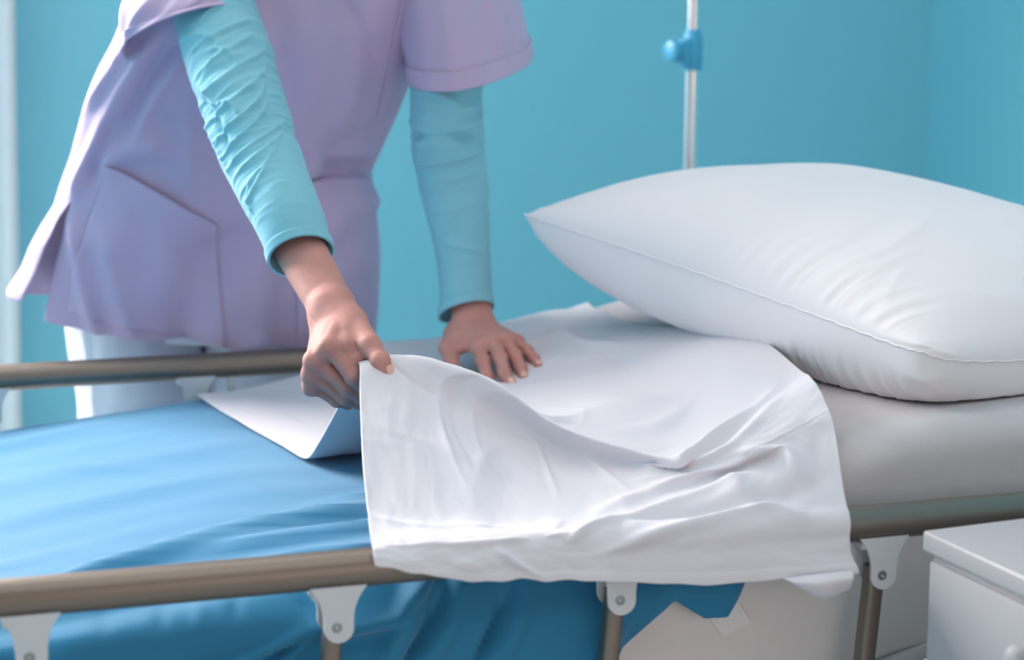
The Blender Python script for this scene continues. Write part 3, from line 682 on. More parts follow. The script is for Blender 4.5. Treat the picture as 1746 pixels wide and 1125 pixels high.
LH = dict(wrist=(0.2093,0.805,0.7785), fore=(0.21,0.83,0.8311),
    carp=[(0.1924,0.785,0.7678), (0.2018,0.787,0.7693), (0.2116,0.79,0.7691), (0.2211,0.795,0.7669)],
    mcp=[(0.1975,0.735,0.7514), (0.217,0.728,0.7555), (0.2359,0.735,0.7563), (0.2517,0.742,0.7533)],
    fing=[[(0.1961,0.705,0.7385), (0.1935,0.68,0.7235), (0.1917,0.663,0.7125)], [(0.2166,0.697,0.7435), (0.2147,0.672,0.7284), (0.2181,0.652,0.7169)],
          [(0.2383,0.703,0.7442), (0.2398,0.682,0.7311), (0.237,0.66,0.7226)], [(0.2595,0.715,0.7462), (0.2637,0.7,0.7386), (0.2647,0.683,0.7325)]],
    thumb=[(0.1818,0.785,0.7588), (0.1651,0.765,0.7461), (0.1636,0.745,0.7342), (0.1645,0.725,0.7209)])
V3 = lambda t: np.array(t, float)
def hand(H, fore_r, wrist_ax, fist, h=0.0014):
    pts = np.array([H['wrist'], H['fore']] + H['carp'] + H['mcp'] + H['thumb'] + [q for f in H['fing'] for q in f])
    f = Field(pts.min(0) - 0.036, pts.max(0) + 0.036, h)
    W, Fo = V3(H['wrist']), V3(H['fore'])
    ax = V3(wrist_ax)
    arm = f.cap(Fo + (Fo - W) * 0.12, W, fore_r * 0.80, 0.0193, ax, 1.0 / 1.0)
    side = np.cross(W - Fo, ax); side /= np.linalg.norm(side)
    arm = smin(f.cap(Fo + side * 0.008, W + side * 0.0085, fore_r * 0.72, 0.0165), f.cap(Fo - side * 0.008, W - side * 0.0085, fore_r * 0.72, 0.0165), 0.012)
    palm = arm
    cr = [0.0125, 0.0130, 0.0125, 0.0115]; mr = [0.0112, 0.0112, 0.0105, 0.0096]
    slabd = None
    for i in range(4):
        d = f.cap(H['carp'][i], H['mcp'][i], cr[i], mr[i])
        slabd = d if slabd is None else smin(slabd, d, 0.009)
    for i in range(3):
        d = f.cap(lerp(H['carp'][i], H['carp'][i + 1], .5), lerp(H['mcp'][i], H['mcp'][i + 1], .5), 0.0125, 0.0098)
        slabd = smin(slabd, d, 0.008)
    palm = smin(palm, slabd, 0.022)
    W2 = [f.cap(W, c, 0.0185, 0.0125) for c in H['carp'][1:3]]
    for d in W2: palm = smin(palm, d, 0.012)
    T = H['thumb']
    # thenar and the web of the thumb
    palm = smin(palm, f.cap(lerp(W, T[0], .5), T[0], 0.014, 0.0138), 0.012)
    palm = smin(palm, f.cap(T[0], T[1], 0.0140, 0.0118), 0.010)
    palm = smin(palm, f.cap(lerp(T[0], H['carp'][0], .5), lerp(T[1], H['mcp'][0], .55) if fist else lerp(T[1], H['mcp'][0], .4), 0.012, 0.0075), 0.012)
    if fist:   # the muscle bulging between thumb and forefinger
        for (a, b, ra, rb) in MUSCLE: palm = smin(palm, f.cap(a, b, ra, rb), 0.008)
    # knuckle heads
    for i in range(4):
        up = V3(H['mcp'][i]) - 0.5 * (V3(H['carp'][i]) + V3(H['fing'][i][0])); up /= np.linalg.norm(up) + 1e-9
        k = f.ell(V3(H['mcp'][i]) + up * (0.0045 if fist else 0.003), (0.0088, 0.0088, 0.0088)); palm = smin(palm, k, 0.006)
    parts = []
    for i in range(4):
        P = [H['mcp'][i]] + H['fing'][i]
        r = np.array([[.0098, .0090, .0080, .0066], [.0100, .0092, .0082, .0068], [.0095, .0086, .0077, .0064], [.0085, .0076, .0068, .0057]][i])
        g = f.cap(P[0], P[1], r[0] * 0.98, r[1])
        g = smin(g, f.cap(P[1], P[2], r[1] * 0.98, r[2]), 0.003); g = smin(g, f.cap(P[2], P[3], r[2] * 0.98, r[3]), 0.003)
        g = smin(g, f.ell(P[1], (r[1] * 1.06,) * 3), 0.003)
        g = smin(g, f.ell(P[2], (r[2] * 1.04,) * 3), 0.003)
        parts.append(smin(palm, g, 0.0055))
    t = f.cap(T[1], T[2], 0.0108, 0.0098); t = smin(t, f.cap(T[2], T[3], 0.0096, 0.0078), 0.003); t = smin(t, f.ell(T[2], (0.0103,) * 3), 0.003)
    # fuller thumb pad
    pad = V3(lerp(T[2], T[3], .7)) - (np.array([.72, -.55, .32]) if fist else np.array([0, -.25, .97])) * 0.0022
    t = smin(t, f.ell(pad, (0.0090,) * 3), 0.004)
    parts.append(smin(palm, t, 0.007))
    out = parts[0]
    for p in parts[1:]: out = smin(out, p, 0.0016)
    e = np.array((-0.285, -0.941, 0.182), np.float32)      # skin folds, tendons and joint wrinkles on the back of the hand
    for (a, b, w, amp) in (CREASES if fist else WRINKLES):
        a, b = np.array(a, np.float32), np.array(b, np.float32); ab = b - a; ab = ab - e * (ab @ e)
        p = f.X - a; p = p - (p @ e)[..., None] * e; t = np.clip((p @ ab) / float(ab @ ab), 0, 1); q = p - t[..., None] * ab
        out = out + amp * np.exp(-(q * q).sum(-1) / (w * w)) * (4 * t * (1 - t)) ** 0.5
    V, Q = surface_nets(out, f.lo, h)
    return smooth_mesh(V, Q, 2, 0.5), Q
MUSCLE = [((-0.0537,0.3898,0.8426), (-0.0465,0.3642,0.8208), .0125, .0105), ((-0.0531,0.3751,0.8335), (-0.0447,0.3613,0.8082), .0105, .0095)]
CREASES = [((-0.0584,0.3468,0.8442), (-0.0507,0.3415,0.8286), .0014, .0016), ((-0.0547,0.346,0.8454), (-0.0494,0.3415,0.8305), .0013, .0015), ((-0.0614,0.3475,0.8429), (-0.0532,0.3419,0.8268), .0013, .0012), ((-0.0518,0.3445,0.8423), (-0.0487,0.3415,0.8317), .0012, .0012),
    ((-0.0301,0.3353,0.8286), (-0.0214,0.3336,0.8336), .0010, .0007), ((-0.0291,0.3344,0.8255), (-0.0197,0.3325,0.8305), .0010, .0007), ((-0.0281,0.3334,0.8218), (-0.0187,0.3315,0.8268), .0010, .0006),
    ((-0.0597,0.4037,0.8615), (-0.0691,0.4016,0.8361), .0030, -.0006), ((-0.0673,0.4054,0.8583), (-0.0828,0.4031,0.8221), .0030, -.0005), ((-0.0531,0.4007,0.8564), (-0.056,0.3979,0.8374), .004, .0010),
    ((-0.0917,0.414,0.8647), (-0.0769,0.407,0.8514), .0016, .0006), ((-0.0757,0.4043,0.8393), (-0.086,0.4038,0.8208), .0030, .0012)]
WRINKLES = [((0.1907,0.7,0.7467), (0.2002,0.7,0.7485), .0012, .0006), ((0.212,0.7,0.7486), (0.2231,0.7,0.7503), .0012, .0006), ((0.2318,0.7,0.749), (0.2421,0.7,0.7523), .0012, .0006), ((0.1947,0.75,0.7738), (0.2203,0.75,0.7544), .0030, -.0010), ((0.2011,0.75,0.7735), (0.238,0.75,0.7558), .0030, -.0010), ((0.213,0.75,0.7611), (0.2146,0.75,0.7476), .004, .0012), ((0.2315,0.75,0.7624), (0.2331,0.75,0.7498), .004, .0012)]
HANDS = [hand(RH, 0.030, (-0.285, -0.941, 0.182), True), hand(LH, 0.030, (-0.2, -0.94, 0.1), False)]

def body_coarse():
    sr, sl = V3(SHOULDER_R), V3(SHOULDER_L); neck = (sr + sl) / 2 + np.array([0.0, -0.02, 0.055])
    pel = np.array((-0.0633,1.17,0.8273)); hipR = np.array((-0.2005,1.2,0.7768)) ; hipL = np.array((0.0216,1.19,0.7679))
    kR, kL = hipR + np.array([-0.005, 0.0, -0.36]), hipL + np.array([0, 0.02, -0.36]); aR, aL = np.array([hipR[0] - 0.01, 1.25, 0.09]), np.array([hipL[0], 1.26, 0.09])
    head = neck + np.array([0.01, -0.085, 0.135])
    f = Field((-0.42, 0.60, 0.0), (0.42, 1.42, 1.62), 0.009)
    waist = pel * 0.5 + ((sr + sl) / 2) * 0.5
    d = f.cap(pel + np.array([-0.06, 0, 0]), pel + np.array([0.06, 0, 0]), 0.105, 0.105)
    waist = waist + np.array([0, 0.035, 0.0])
    d = smin(d, f.cap(pel, waist, 0.10, 0.07), 0.06); d = smin(d, f.cap(waist + np.array([-.04, 0, 0]), (sr + sl) / 2 + np.array([-.05, 0.07, -.06]), 0.07, 0.07), 0.05)
    d = smin(d, f.cap(waist + np.array([.04, 0, 0]), (sr + sl) / 2 + np.array([.05, 0.07, -.06]), 0.07, 0.07), 0.05)
    d = smin(d, f.cap(sr * .85 + sl * .15 + np.array([0, .04, 0]), sr * .15 + sl * .85 + np.array([0, .04, 0]), 0.045, 0.045), 0.05)
    for a, b, c, r in ((hipR, kR, aR, 1), (hipL, kL, aL, 1)):
        d = smin(d, f.cap(a, b, 0.07, 0.05), 0.03); d = smin(d, f.cap(b, c, 0.055, 0.036), 0.03)
        d = smin(d, f.cap(c, c + np.array([0, -0.15, -0.055]), 0.034, 0.028), 0.03)
    for s, e, w in ((sr, V3(ELBOW_R), V3(RH['fore'])), (sl, V3(ELBOW_L), V3(LH['fore']))):
        d = smin(d, f.cap(s, e, 0.044, 0.034), 0.03); d = smin(d, f.cap(e, w, 0.035, 0.0255), 0.02)
    d = smin(d, f.cap((sr + sl) / 2 + np.array([0, 0.01, 0]), head + np.array([0, 0.03, -0.06]), 0.052, 0.048), 0.04)
    # head bowed towards the hands: skull, jaw, nose, brow, lips, ears
    ca, sa = math.cos(0.75), math.sin(0.75)
    L = lambda x, y, z: head + np.array([x, ca * y - sa * z, sa * y + ca * z])
    d = smin(d, f.ell(L(0, 0.012, 0.035), (0.076, 0.092, 0.088)), 0.03)
    d = smin(d, f.cap(L(0, -0.025, -0.02), L(0, -0.055, -0.075), 0.058, 0.030), 0.03)
    d = smin(d, f.cap(L(0, -0.088, 0.012), L(0, -0.105, -0.025), 0.008, 0.013), 0.012)
    for sx in (-1, 1):
        d = smax(d, -f.ell(L(sx * 0.032, -0.095, 0.012), (0.014, 0.012, 0.010)), 0.010)
        d = smin(d, f.ell(L(sx * 0.076, 0.012, 0.0), (0.010, 0.020, 0.030)), 0.008)
        d = smin(d, f.cap(L(sx * 0.014, -0.086, 0.027), L(sx * 0.05, -0.078, 0.026), 0.008, 0.006), 0.010)
    d = smin(d, f.cap(L(-0.016, -0.088, -0.052), L(0.016, -0.088, -0.052), 0.007, 0.007), 0.006)
    V, Q = surface_nets(d, f.lo, f.h); V = smooth_mesh(V, Q, 2, 0.5)
    return V, Q, L, neck, (hipR, hipL, kR, kL, aR, aL)
BV, BQ, HL, NECK, LEGS = body_coarse()
def union_body():
    def tmp(V, Q):
        me = bpy.data.meshes.new('tmp'); me.from_pydata(V.tolist(), [], Q.tolist()); me.update()
        o = bpy.data.objects.new('tmp', me); COL.objects.link(o); return o
    base = tmp(BV, BQ); others = [tmp(*h) for h in HANDS]
    for k in others:
        md = base.modifiers.new('union', 'BOOLEAN'); md.operation = 'UNION'; md.solver = 'EXACT'; md.object = k
    bpy.context.view_layer.update()
    dg = bpy.context.evaluated_depsgraph_get(); ev = base.evaluated_get(dg)
    me = bpy.data.meshes.new_from_object(ev); me.name = 'person'
    for o in [base] + others: bpy.data.objects.remove(o)
    me.materials.clear(); me.materials.append(M['skin'])
    me.polygons.foreach_set('use_smooth', [True] * len(me.polygons)); me.update()
    o = bpy.data.objects.new('person', me); COL.objects.link(o); return o
person = union_body()
tag(person, 'person in lavender scrub top over teal sleeves bending over the bed, lifting the sheet', 'person')
print('body verts', len(person.data.vertices))

def nail(tip, prev, dorsal, r, length, w=0.95, back=0.55):
    tip, prev, dorsal = V3(tip), V3(prev), V3(dorsal); ax = tip - prev; ax /= np.linalg.norm(ax)
    n = dorsal - ax * (dorsal @ ax); n /= np.linalg.norm(n); s = np.cross(ax, n)
    G = np.zeros((12, 11, 3))
    for i in range(12):
        t = i / 11
        for j in range(11):
            q = (j / 10 * 2 - 1); an = q * w * (1 - 0.25 * max(0, t - 0.75) / 0.25 * abs(q)) * (0.75 + 0.25 * min(1, t * 4))
            rr = r * (1.02 + 0.05 * math.sin(t * math.pi)) * (1 - (0.10 if back < 0.6 else 0.20) * t ** 1.5)
            G[i, j] = tip + ax * (-length * back + length * t * (1 - 0.10 * q * q)) + n * (rr * math.cos(an)) + s * (rr * math.sin(an) * 0.92)
    return cloth('nail', G, M['nail'], person, 0.0006, False, 0)
camdir = np.array([-0.285, -0.941, 0.182]); right = np.array([0.957, -0.289, 0.0])
nail(RH['thumb'][3], RH['thumb'][2], right * 0.9 + camdir * 0.55 + np.array([0, 0, 0.25]), 0.0096, 0.0155, 0.85, 0.74)
for i in range(4):
    nail(LH['fing'][i][2], LH['fing'][i][1], (0.05, -0.25, 1.0), [.0072, .0074, .0070, .0062][i], 0.0115, 0.8)

# hair gathered in a low bun, eyes
def hair():
    f = Field(V3(HL(0, 0, 0)) - 0.16, V3(HL(0, 0, 0)) + 0.17, 0.006)
    d = f.ell(HL(0, 0.016, 0.04), (0.085, 0.100, 0.096)); cut = f.ell(HL(0, -0.10, -0.025), (0.085, 0.085, 0.085)); d = smax(d, -cut, 0.02)
    d = smax(d, -f.ell(HL(0, -0.02, -0.13), (0.12, 0.10, 0.10)), 0.02)
    d = smin(d, f.ell(HL(0, 0.115, 0.03), (0.042, 0.036, 0.042)), 0.012)
    V, Q = surface_nets(d, f.lo, f.h); link('hair', smooth_mesh(V, Q, 2), Q, M['hair'], person)
    for sx in (-1, 1): lathe('eye', V3(HL(sx * 0.032, -0.074, 0.012)) , (0, -0.7, -0.7), [(0.0, 0.004), (0.004, 0.009), (0.009, 0.008), (0.011, 0.003)], M['eye'], person, 16)
hair()

# ------------------------------------------------------------------ clothes
def tube(ctrl, nL, nA, view=(-0.285, -0.941, 0.182)):
    """ctrl rows: (centre, half-width across the view, half-depth); angle 0 = viewer's right, 90 deg = towards the viewer"""
    C = crom(np.array([c[0] for c in ctrl]), nL, 0); A = crom(np.array([[c[1]] for c in ctrl]), nL, 0); B = crom(np.array([[c[2]] for c in ctrl]), nL, 0)
    T = np.gradient(C, axis=0); T /= np.linalg.norm(T, axis=1, keepdims=True)
    w = np.array(view); D_ = w - T * (T @ w)[:, None]; D_ /= np.linalg.norm(D_, axis=1, keepdims=True); S = np.cross(D_, T)
    S *= np.sign((S @ np.array([0.957, -0.289, 0.0])).mean())
    th = np.linspace(0, 2 * np.pi, nA, endpoint=False)
    P = C[:, None] + S[:, None] * (A * np.cos(th))[..., None] + D_[:, None] * (B * np.sin(th))[..., None]
    N = S[:, None] * (np.cos(th) / A)[..., None] + D_[:, None] * (np.sin(th) / B)[..., None]; N /= np.linalg.norm(N, axis=-1, keepdims=True)
    Ls = np.r_[0, np.cumsum(np.linalg.norm(np.diff(C, axis=0), axis=1))]
    return P, N, Ls[:, None] + 0 * th[None], th[None] + 0 * Ls[:, None]

def sleeve(name, ctrl, folds, nz, seed, cuff=0.012, slant=0.0, rise=0.006):
    P, N, L, th = tube(ctrl, 260, 150)
    tot = L[-1, 0]; rad = 0.045; d = 0
    thc = (th + math.pi / 2) % (2 * math.pi) - math.pi / 2            # -90..270 deg, seam at the far side
    x = (thc - math.pi / 2) * rad                                     # metres round from the viewer's side, + to the left
    for (x0, l0, x1, l1, w, am, cv, sh) in folds: d = d + fold(x, L, x0, l0 * tot, x1, l1 * tot, w, am, cv, sh)
    q = np.stack([x * 9 + L * 5 + seed, L * 34, x * 0 + seed], -1)
    d = d + nz * fbm(q, 3) * (0.35 + 0.65 * np.exp(-((L / tot - 0.42) / 0.25) ** 2)) * (1 - ss(0.9, 0.98, L / tot))
    q2 = np.stack([x * 14 + seed, L * 75 + x * 22 * np.sin(L * 9 + seed), x * 0 + 2 * seed], -1)
    d = d + nz * 0.55 * (1 - np.abs(noise(q2)) * 3.0).clip(0, 1) ** 2 * (0.3 + 0.7 * np.exp(-((L / tot - 0.5) / 0.3) ** 2)) * (1 - ss(0.9, 0.98, L / tot))
    band = ss(tot - cuff - 0.002, tot - cuff, L); d = d + 0.0008 * band
    P = P + N * np.asarray(d)[..., None]
    Td = P[-1].mean(0) - P[-20].mean(0); Td /= np.linalg.norm(Td)
    P = P + Td * ((-slant * np.cos(th) - rise * np.sin(th)) * ss(0.80, 1.0, L / tot))[..., None]
    o = cloth(name, P, M['shirt'], person, 0.0016, True, -1)
    # stitched cuff edge
    k = int(np.argmin(np.abs(L[:, 0] - (tot - cuff))))
    b = P[k:] + N[k:] * 0.0009
    cloth('cuff', b, M['shirt'], o, 0.001, True, 0)
    return o
R_CTRL = [(SHOULDER_R, .052, .052), ((-0.1237,0.81,1.1848), .052, .05), ((-0.1157,0.765,1.1355), .0535, .05), ((-0.1066,0.705,1.0741), .0505, .05), ((-0.099,0.655,1.0247), .0475, .046), ((-0.0898,0.6,0.9843), .0435, .042), ((-0.0813,0.555,0.9512), .040, .038), ((-0.0735,0.524,0.9125), .0375, .034)]
RF = []
for (x0, l0, x1, l1, w, am, cv, sh) in [
    (.055, .60, -.035, .50, .0035, .0055, -.25, .6), (.05, .66, -.03, .565, .003, .0055, -.25, .6), (.05, .70, -.05, .62, .003, .0045, -.2, .6), (.045, .74, -.045, .665, .003, .0035, -.2, .6),
    (.06, .54, -.045, .44, .0035, .005, -.2, .6), (.06, .47, -.05, .38, .004, .005, -.15, .6), (.055, .40, -.04, .335, .004, .0045, -.15, .5), (.05, .33, -.05, .28, .004, .004, -.1, .5),
    (.06, .43, .03, .66, .005, -.006, .1, .2), (.045, .42, .03, .55, .003, .005, .1, .7), (.062, .50, .045, .72, .004, .004, .05, .5), (.02, .36, -.01, .45, .003, .004, .2, .6), (.03, .52, .005, .60, .003, .005, .2, .7),
    (.05, .79, -.03, .72, .003, .0025, -.2, .5), (.05, .84, -.01, .78, .003, .003, -.1, .5), (.02, .28, -.05, .22, .004, .003, .1, .4), (.045, .88, .02, .80, .003, .003, .1, .5), (.055, .25, .0, .36, .004, .004, .1, .5)]:
    RF.append((x0, l0, x1, l1, w, am, cv, sh))
sr_ = sleeve('long_sleeve', R_CTRL, RF, 0.0032, 3.0, slant=-0.002, rise=0.008)
L_CTRL = [(SHOULDER_L, .055, .055), ((0.1957,0.87,1.1502), .052, .05), ((0.1915,0.865,1.0767), .048, .046), ((0.1912,0.862,1.03), .0485, .046), ((0.1937,0.86,0.9868), .0475, .046), ((0.1996,0.85,0.9323), .044, .042), ((0.2048,0.84,0.8778), .0385, .038), ((0.2067,0.83,0.8313), .0355, .036), ((0.204,0.815,0.7843), .036, .034)]
LF = [(.06, .46, -.06, .44, .006, .009, -.15, .4), (.06, .50, -.05, .53, .006, -.008, .1, .2), (.06, .56, -.06, .53, .006, .009, -.12, .4), (.05, .62, -.05, .60, .006, .003, -.1, .4), (.05, .70, -.05, .68, .005, .002, -.1, .4), (.06, .38, -.02, .42, .006, .005, .1, .3), (-.05, .60, -.062, .70, .006, .004, 0, .2), (.03, .80, -.03, .84, .005, .003, 0, .3)]
sl_ = sleeve('long_sleeve', L_CTRL, LF, 0.0020, 8.0, slant=0.007, rise=0.008)

# scrub tunic: rows of (level, centre, right end, depth); levels are interpolated
EYE = np.array([-0.285, -0.941, 0.182])
def rows_to(tab, lev):
    k = np.array([r[0] for r in tab], float); out = []
    for col in (1, 2): out.append(np.stack([np.interp(lev, k, [r[col][i] for r in tab]) for i in range(3)], -1))
    out.append(np.interp(lev, k, [r[3] for r in tab])); return out
UP = [(-100, (0.0171,0.855,1.2724), (0.1693,0.855,1.2729), .085), (-50, (-0.0028,0.875,1.2351), (0.1903,0.875,1.2349), .105), (20, (-0.0161,0.905,1.1818), (0.1906,0.905,1.1804), .12), (75, (-0.0281,0.935,1.1387), (0.1833,0.935,1.1363), .125), (115, (-0.0403,0.96,1.1066), (0.1744,0.96,1.1034), .125),
      (155, (-0.0495,0.985,1.0738), (0.167,0.985,1.0699), .122), (205, (-0.0609,1.015,1.0321), (0.1561,1.015,1.0272), .12), (260, (-0.0736,1.045,0.9853), (0.1414,1.045,0.9794), .122), (290, (-0.0818,1.06,0.9595), (0.1325,1.06,0.9531), .125), (320, (-0.0843,1.07,0.9338), (0.1362,1.07,0.9266), .13), (350, (-0.0851,1.08,0.9078), (0.1416,1.08,0.8998), .135)]
FR = [(350, (-0.0851,1.08,0.9078), (0.1416,1.08,0.8998), .135), (385, (-0.0858,1.092,0.877), (0.1483,1.092,0.8681), .14), (420, (-0.0888,1.1,0.8466), (0.1524,1.1,0.8367), .142), (450, (-0.0917,1.108,0.8201), (0.1539,1.108,0.8094), .142), (490, (-0.0975,1.115,0.7852), (0.1525,1.115,0.7734), .14), (545, (-0.1059,1.125,0.7367), (0.147,1.125,0.7236), .125)]
BK = [(350, (-0.0851,1.08,0.9078), (0.1416,1.08,0.8998), .135), (385, (-0.1058,1.092,0.8778), (0.1178,1.092,0.8693), .14), (420, (-0.1263,1.1,0.8481), (0.093,1.1,0.8391), .15), (455, (-0.1403,1.108,0.818), (0.0767,1.108,0.8085), .155), (490, (-0.1537,1.115,0.7879), (0.0689,1.115,0.7774), .155), (500, (-0.1554,1.117,0.7791), (0.0674,1.117,0.7684), .155)]
TS = math.radians(145)
def front(lev, th, off=0.0, raw=False):
    """point on the front of the tunic at a level and angle"""
    lev = np.asarray(lev, float); th = np.asarray(th, float)
    out = np.where((lev <= 350)[..., None], sec(UP, lev, th), sec(FR, lev, th)); return out
def sec(tab, lev, th, sq=1.0):
    c, r, b = rows_to(tab, lev); a = r - c
    return c + a * np.cos(th)[..., None] + EYE * (b * np.sin(th))[..., None]
def tunic_detail(P, px, py, fr):
    """folds, laid out on the cloth by level (down) and side position (across)"""
    n = normals(P); s = np.sign((n * (P - P.mean((0, 1)))).sum(-1).mean()); n = n * s
    d = 0
    for (x0, y0, x1, y1, w, am, cv, sh) in fr: d = d + fold(px, py, x0, y0, x1, y1, w, am * 1.5, cv, sh)
    d = d + 0.006 * fbm(np.stack([px * 0.010, py * 0.006, py * 0], -1), 3)
    return P + n * d[..., None]
TF = [(300, 75, 190, 260, 16, .010, .05, .2), (330, 90, 235, 250, 12, -.007, .05, .1), (345, 110, 262, 240, 14, .008, .05, .2), (250, 85, 175, 190, 12, .007, 0, .2), (210, 230, 155, 345, 16, .010, .05, .2), (225, 215, 180, 320, 12, -.008, 0, .1),
      (195, 290, 320, 262, 26, .012, -.15, .1), (345, 200, 350, 330, 22, .006, 0, 0), (450, 40, 470, 240, 30, .010, 0, 0), (420, 20, 440, 200, 18, -.014, 0, 0), (520, 0, 540, 200, 30, .006, 0, 0), (640, 30, 590, 230, 24, .006, 0, 0), (600, 20, 640, 120, 12, -.005, 0, .2),
      (660, 230, 560, 290, 18, -.006, .1, 0), (520, 330, 600, 300, 14, -.010, .1, .1), (640, 330, 560, 420, 22, .010, .1, 0), (630, 430, 540, 520, 20, .008, .05, 0), (440, 400, 330, 560, 35, -.012, .1, 0), (390, 585, 470, 530, 14, .010, -.1, .2), (560, 300, 645, 290, 12, -.010, 0, .1),
      (150, 360, 200, 560, 14, .008, 0, .1), (210, 400, 260, 560, 22, .006, 0, 0), (300, 430, 420, 540, 25, .007, .1, 0), (520, 420, 480, 560, 25, -.008, 0, 0)]
def tunic():
    V, F = [], []
    def add(G):
        b = len(V); V.extend(G.reshape(-1, 3)); F.extend([tuple(i + b for i in f) for f in grid_faces(*G.shape[:2])])
    def pxpos(lo, LV, TH):
        k1 = np.array([r[0] for r in UP], float); k2 = np.array([r[0] for r in lo], float); a, b = PXC[id(UP)], PXC[id(FR)]
        kf = np.array([r[0] for r in FR], float)
        cx = np.where(LV <= 350, np.interp(LV, k1, a[0]), np.interp(LV, kf, b[0])); ax = np.where(LV <= 350, np.interp(LV, k1, a[1]), np.interp(LV, kf, b[1]))
        return cx + ax * np.cos(TH)
    def panel(lo, th, last, n2):
        lv = np.r_[np.linspace(-100, 350, 150), np.linspace(350, last, n2)[1:]]; TH, LV = np.meshgrid(th, lv)
        G = np.where((LV <= 350)[..., None], sec(UP, LV, TH), sec(lo, LV, TH))
        if lo is FR:
            k = ss(430, 545, LV); sag = np.clip(np.sin((TS - TH) / TS * math.pi * 0.55), 0, 1) ** 0.8; G[..., 2] -= 0.050 * k * sag
        else: G[..., 2] -= 0.012 * ss(400, 500, LV) * (1 - ss(TS, TS + 0.6, TH))
        mask = np.clip(np.sin(TH) * 3 + 0.2, 0, 1)
        return G + (tunic_detail(G, pxpos(lo, LV, TH), LV, TF) - G) * mask[..., None]
    GF = panel(FR, np.linspace(-0.25, TS, 130), 545, 80); GB = panel(BK, np.linspace(TS, 2 * np.pi - 0.25, 120), 500, 60)
    for a, b in ((-1, 0), (0, -1)):                                        # the side seams meet above the slits
        m = 0.5 * (GF[:150, a] + GB[:150, b])
        for k in range(12):
            w = (1 - k / 12) ** 2; ia, ib = (a - k if a == -1 else k), (b + k if b == 0 else -1 - k)
            GF[:150, ia] += (m - GF[:150, a]) * w if k else 0; GB[:150, ib] += (m - GB[:150, b]) * w if k else 0
        GF[:150, a] = m; GB[:150, b] = m
    add(GF); add(GB)
    o = link('scrub_top', V, F, M['tunic'], person)
    s = o.modifiers.new('thickness', 'SOLIDIFY'); s.thickness = 0.0016; s.offset = -1
    bm = bmesh.new(); bm.from_mesh(o.data); bmesh.ops.remove_doubles(bm, verts=bm.verts, dist=0.0002); bmesh.ops.recalc_face_normals(bm, faces=bm.faces); bm.to_mesh(o.data); bm.free()
    o['label'] = 'lavender short-sleeved scrub top'
    return o
PXC = {id(UP): ([540, 510, 487, 466, 446, 430, 411, 391, 379, 375, 373], [195, 245, 259, 262, 264, 264, 262, 257, 255, 261, 267]),
       id(FR): ([373, 371, 367, 363, 356, 346], [267, 274, 281, 285, 289, 291])}
top = tunic()
def th_of(tab, x, lev):
    k = [r[0] for r in tab]; return np.arccos(np.clip((x - np.interp(lev, k, PXC[id(tab)][0])) / np.interp(lev, k, PXC[id(tab)][1]), -1, 1))
def patch(name, quad, m, lift, gape=0.0, n=(40, 40), thick=0.0014):
    """a sewn-on piece following the front of the tunic; quad = corners top-left, top-right, bottom-right, bottom-left"""
    u = np.linspace(0, 1, n[0])[:, None]; v = np.linspace(0, 1, n[1])[None, :]; q = np.array(quad, float)
    p = (q[0] * (1 - v)[..., None] + q[1] * v[..., None]) * (1 - u)[..., None] + (q[3] * (1 - v)[..., None] + q[2] * v[..., None]) * u[..., None]
    X, Lv = p[..., 0], p[..., 1]
    G = np.where((Lv <= 350)[..., None], sec(UP, Lv, th_of(UP, X, Lv)), sec(FR, Lv, th_of(FR, X, Lv)))
    k = ss(430, 545, Lv); TH = th_of(FR, X, Lv); sag = np.clip(np.sin((TS - TH) / TS * math.pi * 0.55), 0, 1) ** 0.8
    G[..., 2] -= np.where(Lv > 350, 0.050 * k * sag, 0)
    G = tunic_detail(G, X, Lv, TF) + EYE * (lift + gape * np.sin(np.pi * v) * (1 - u) ** 2)[..., None]
    return cloth(name, G, m, top, thick, False, 0)
patch('pocket', [(214, 290), (398, 396), (402, 545), (150, 520)], M['tunic'], 0.003, 0.010)
patch('pocket', [(522, 332), (640, 300), (640, 520), (520, 545)], M['tunic'], 0.003, 0.008)
patch('breast_pocket', [(690, 12), (742, 14), (700, 130), (648, 205)], M['tunic'], 0.003, 0.002)
patch('neckline', [(566, -60), (580, -60), (594, 14), (586, 22)], M['tunic'], 0.003)
patch('neckline', [(612, -60), (626, -60), (596, 22), (588, 14)], M['tunic'], 0.0035)
patch('side_seam', [(232, 175), (236, 176), (157, 340), (153, 339)], M['tunic'], 0.002)
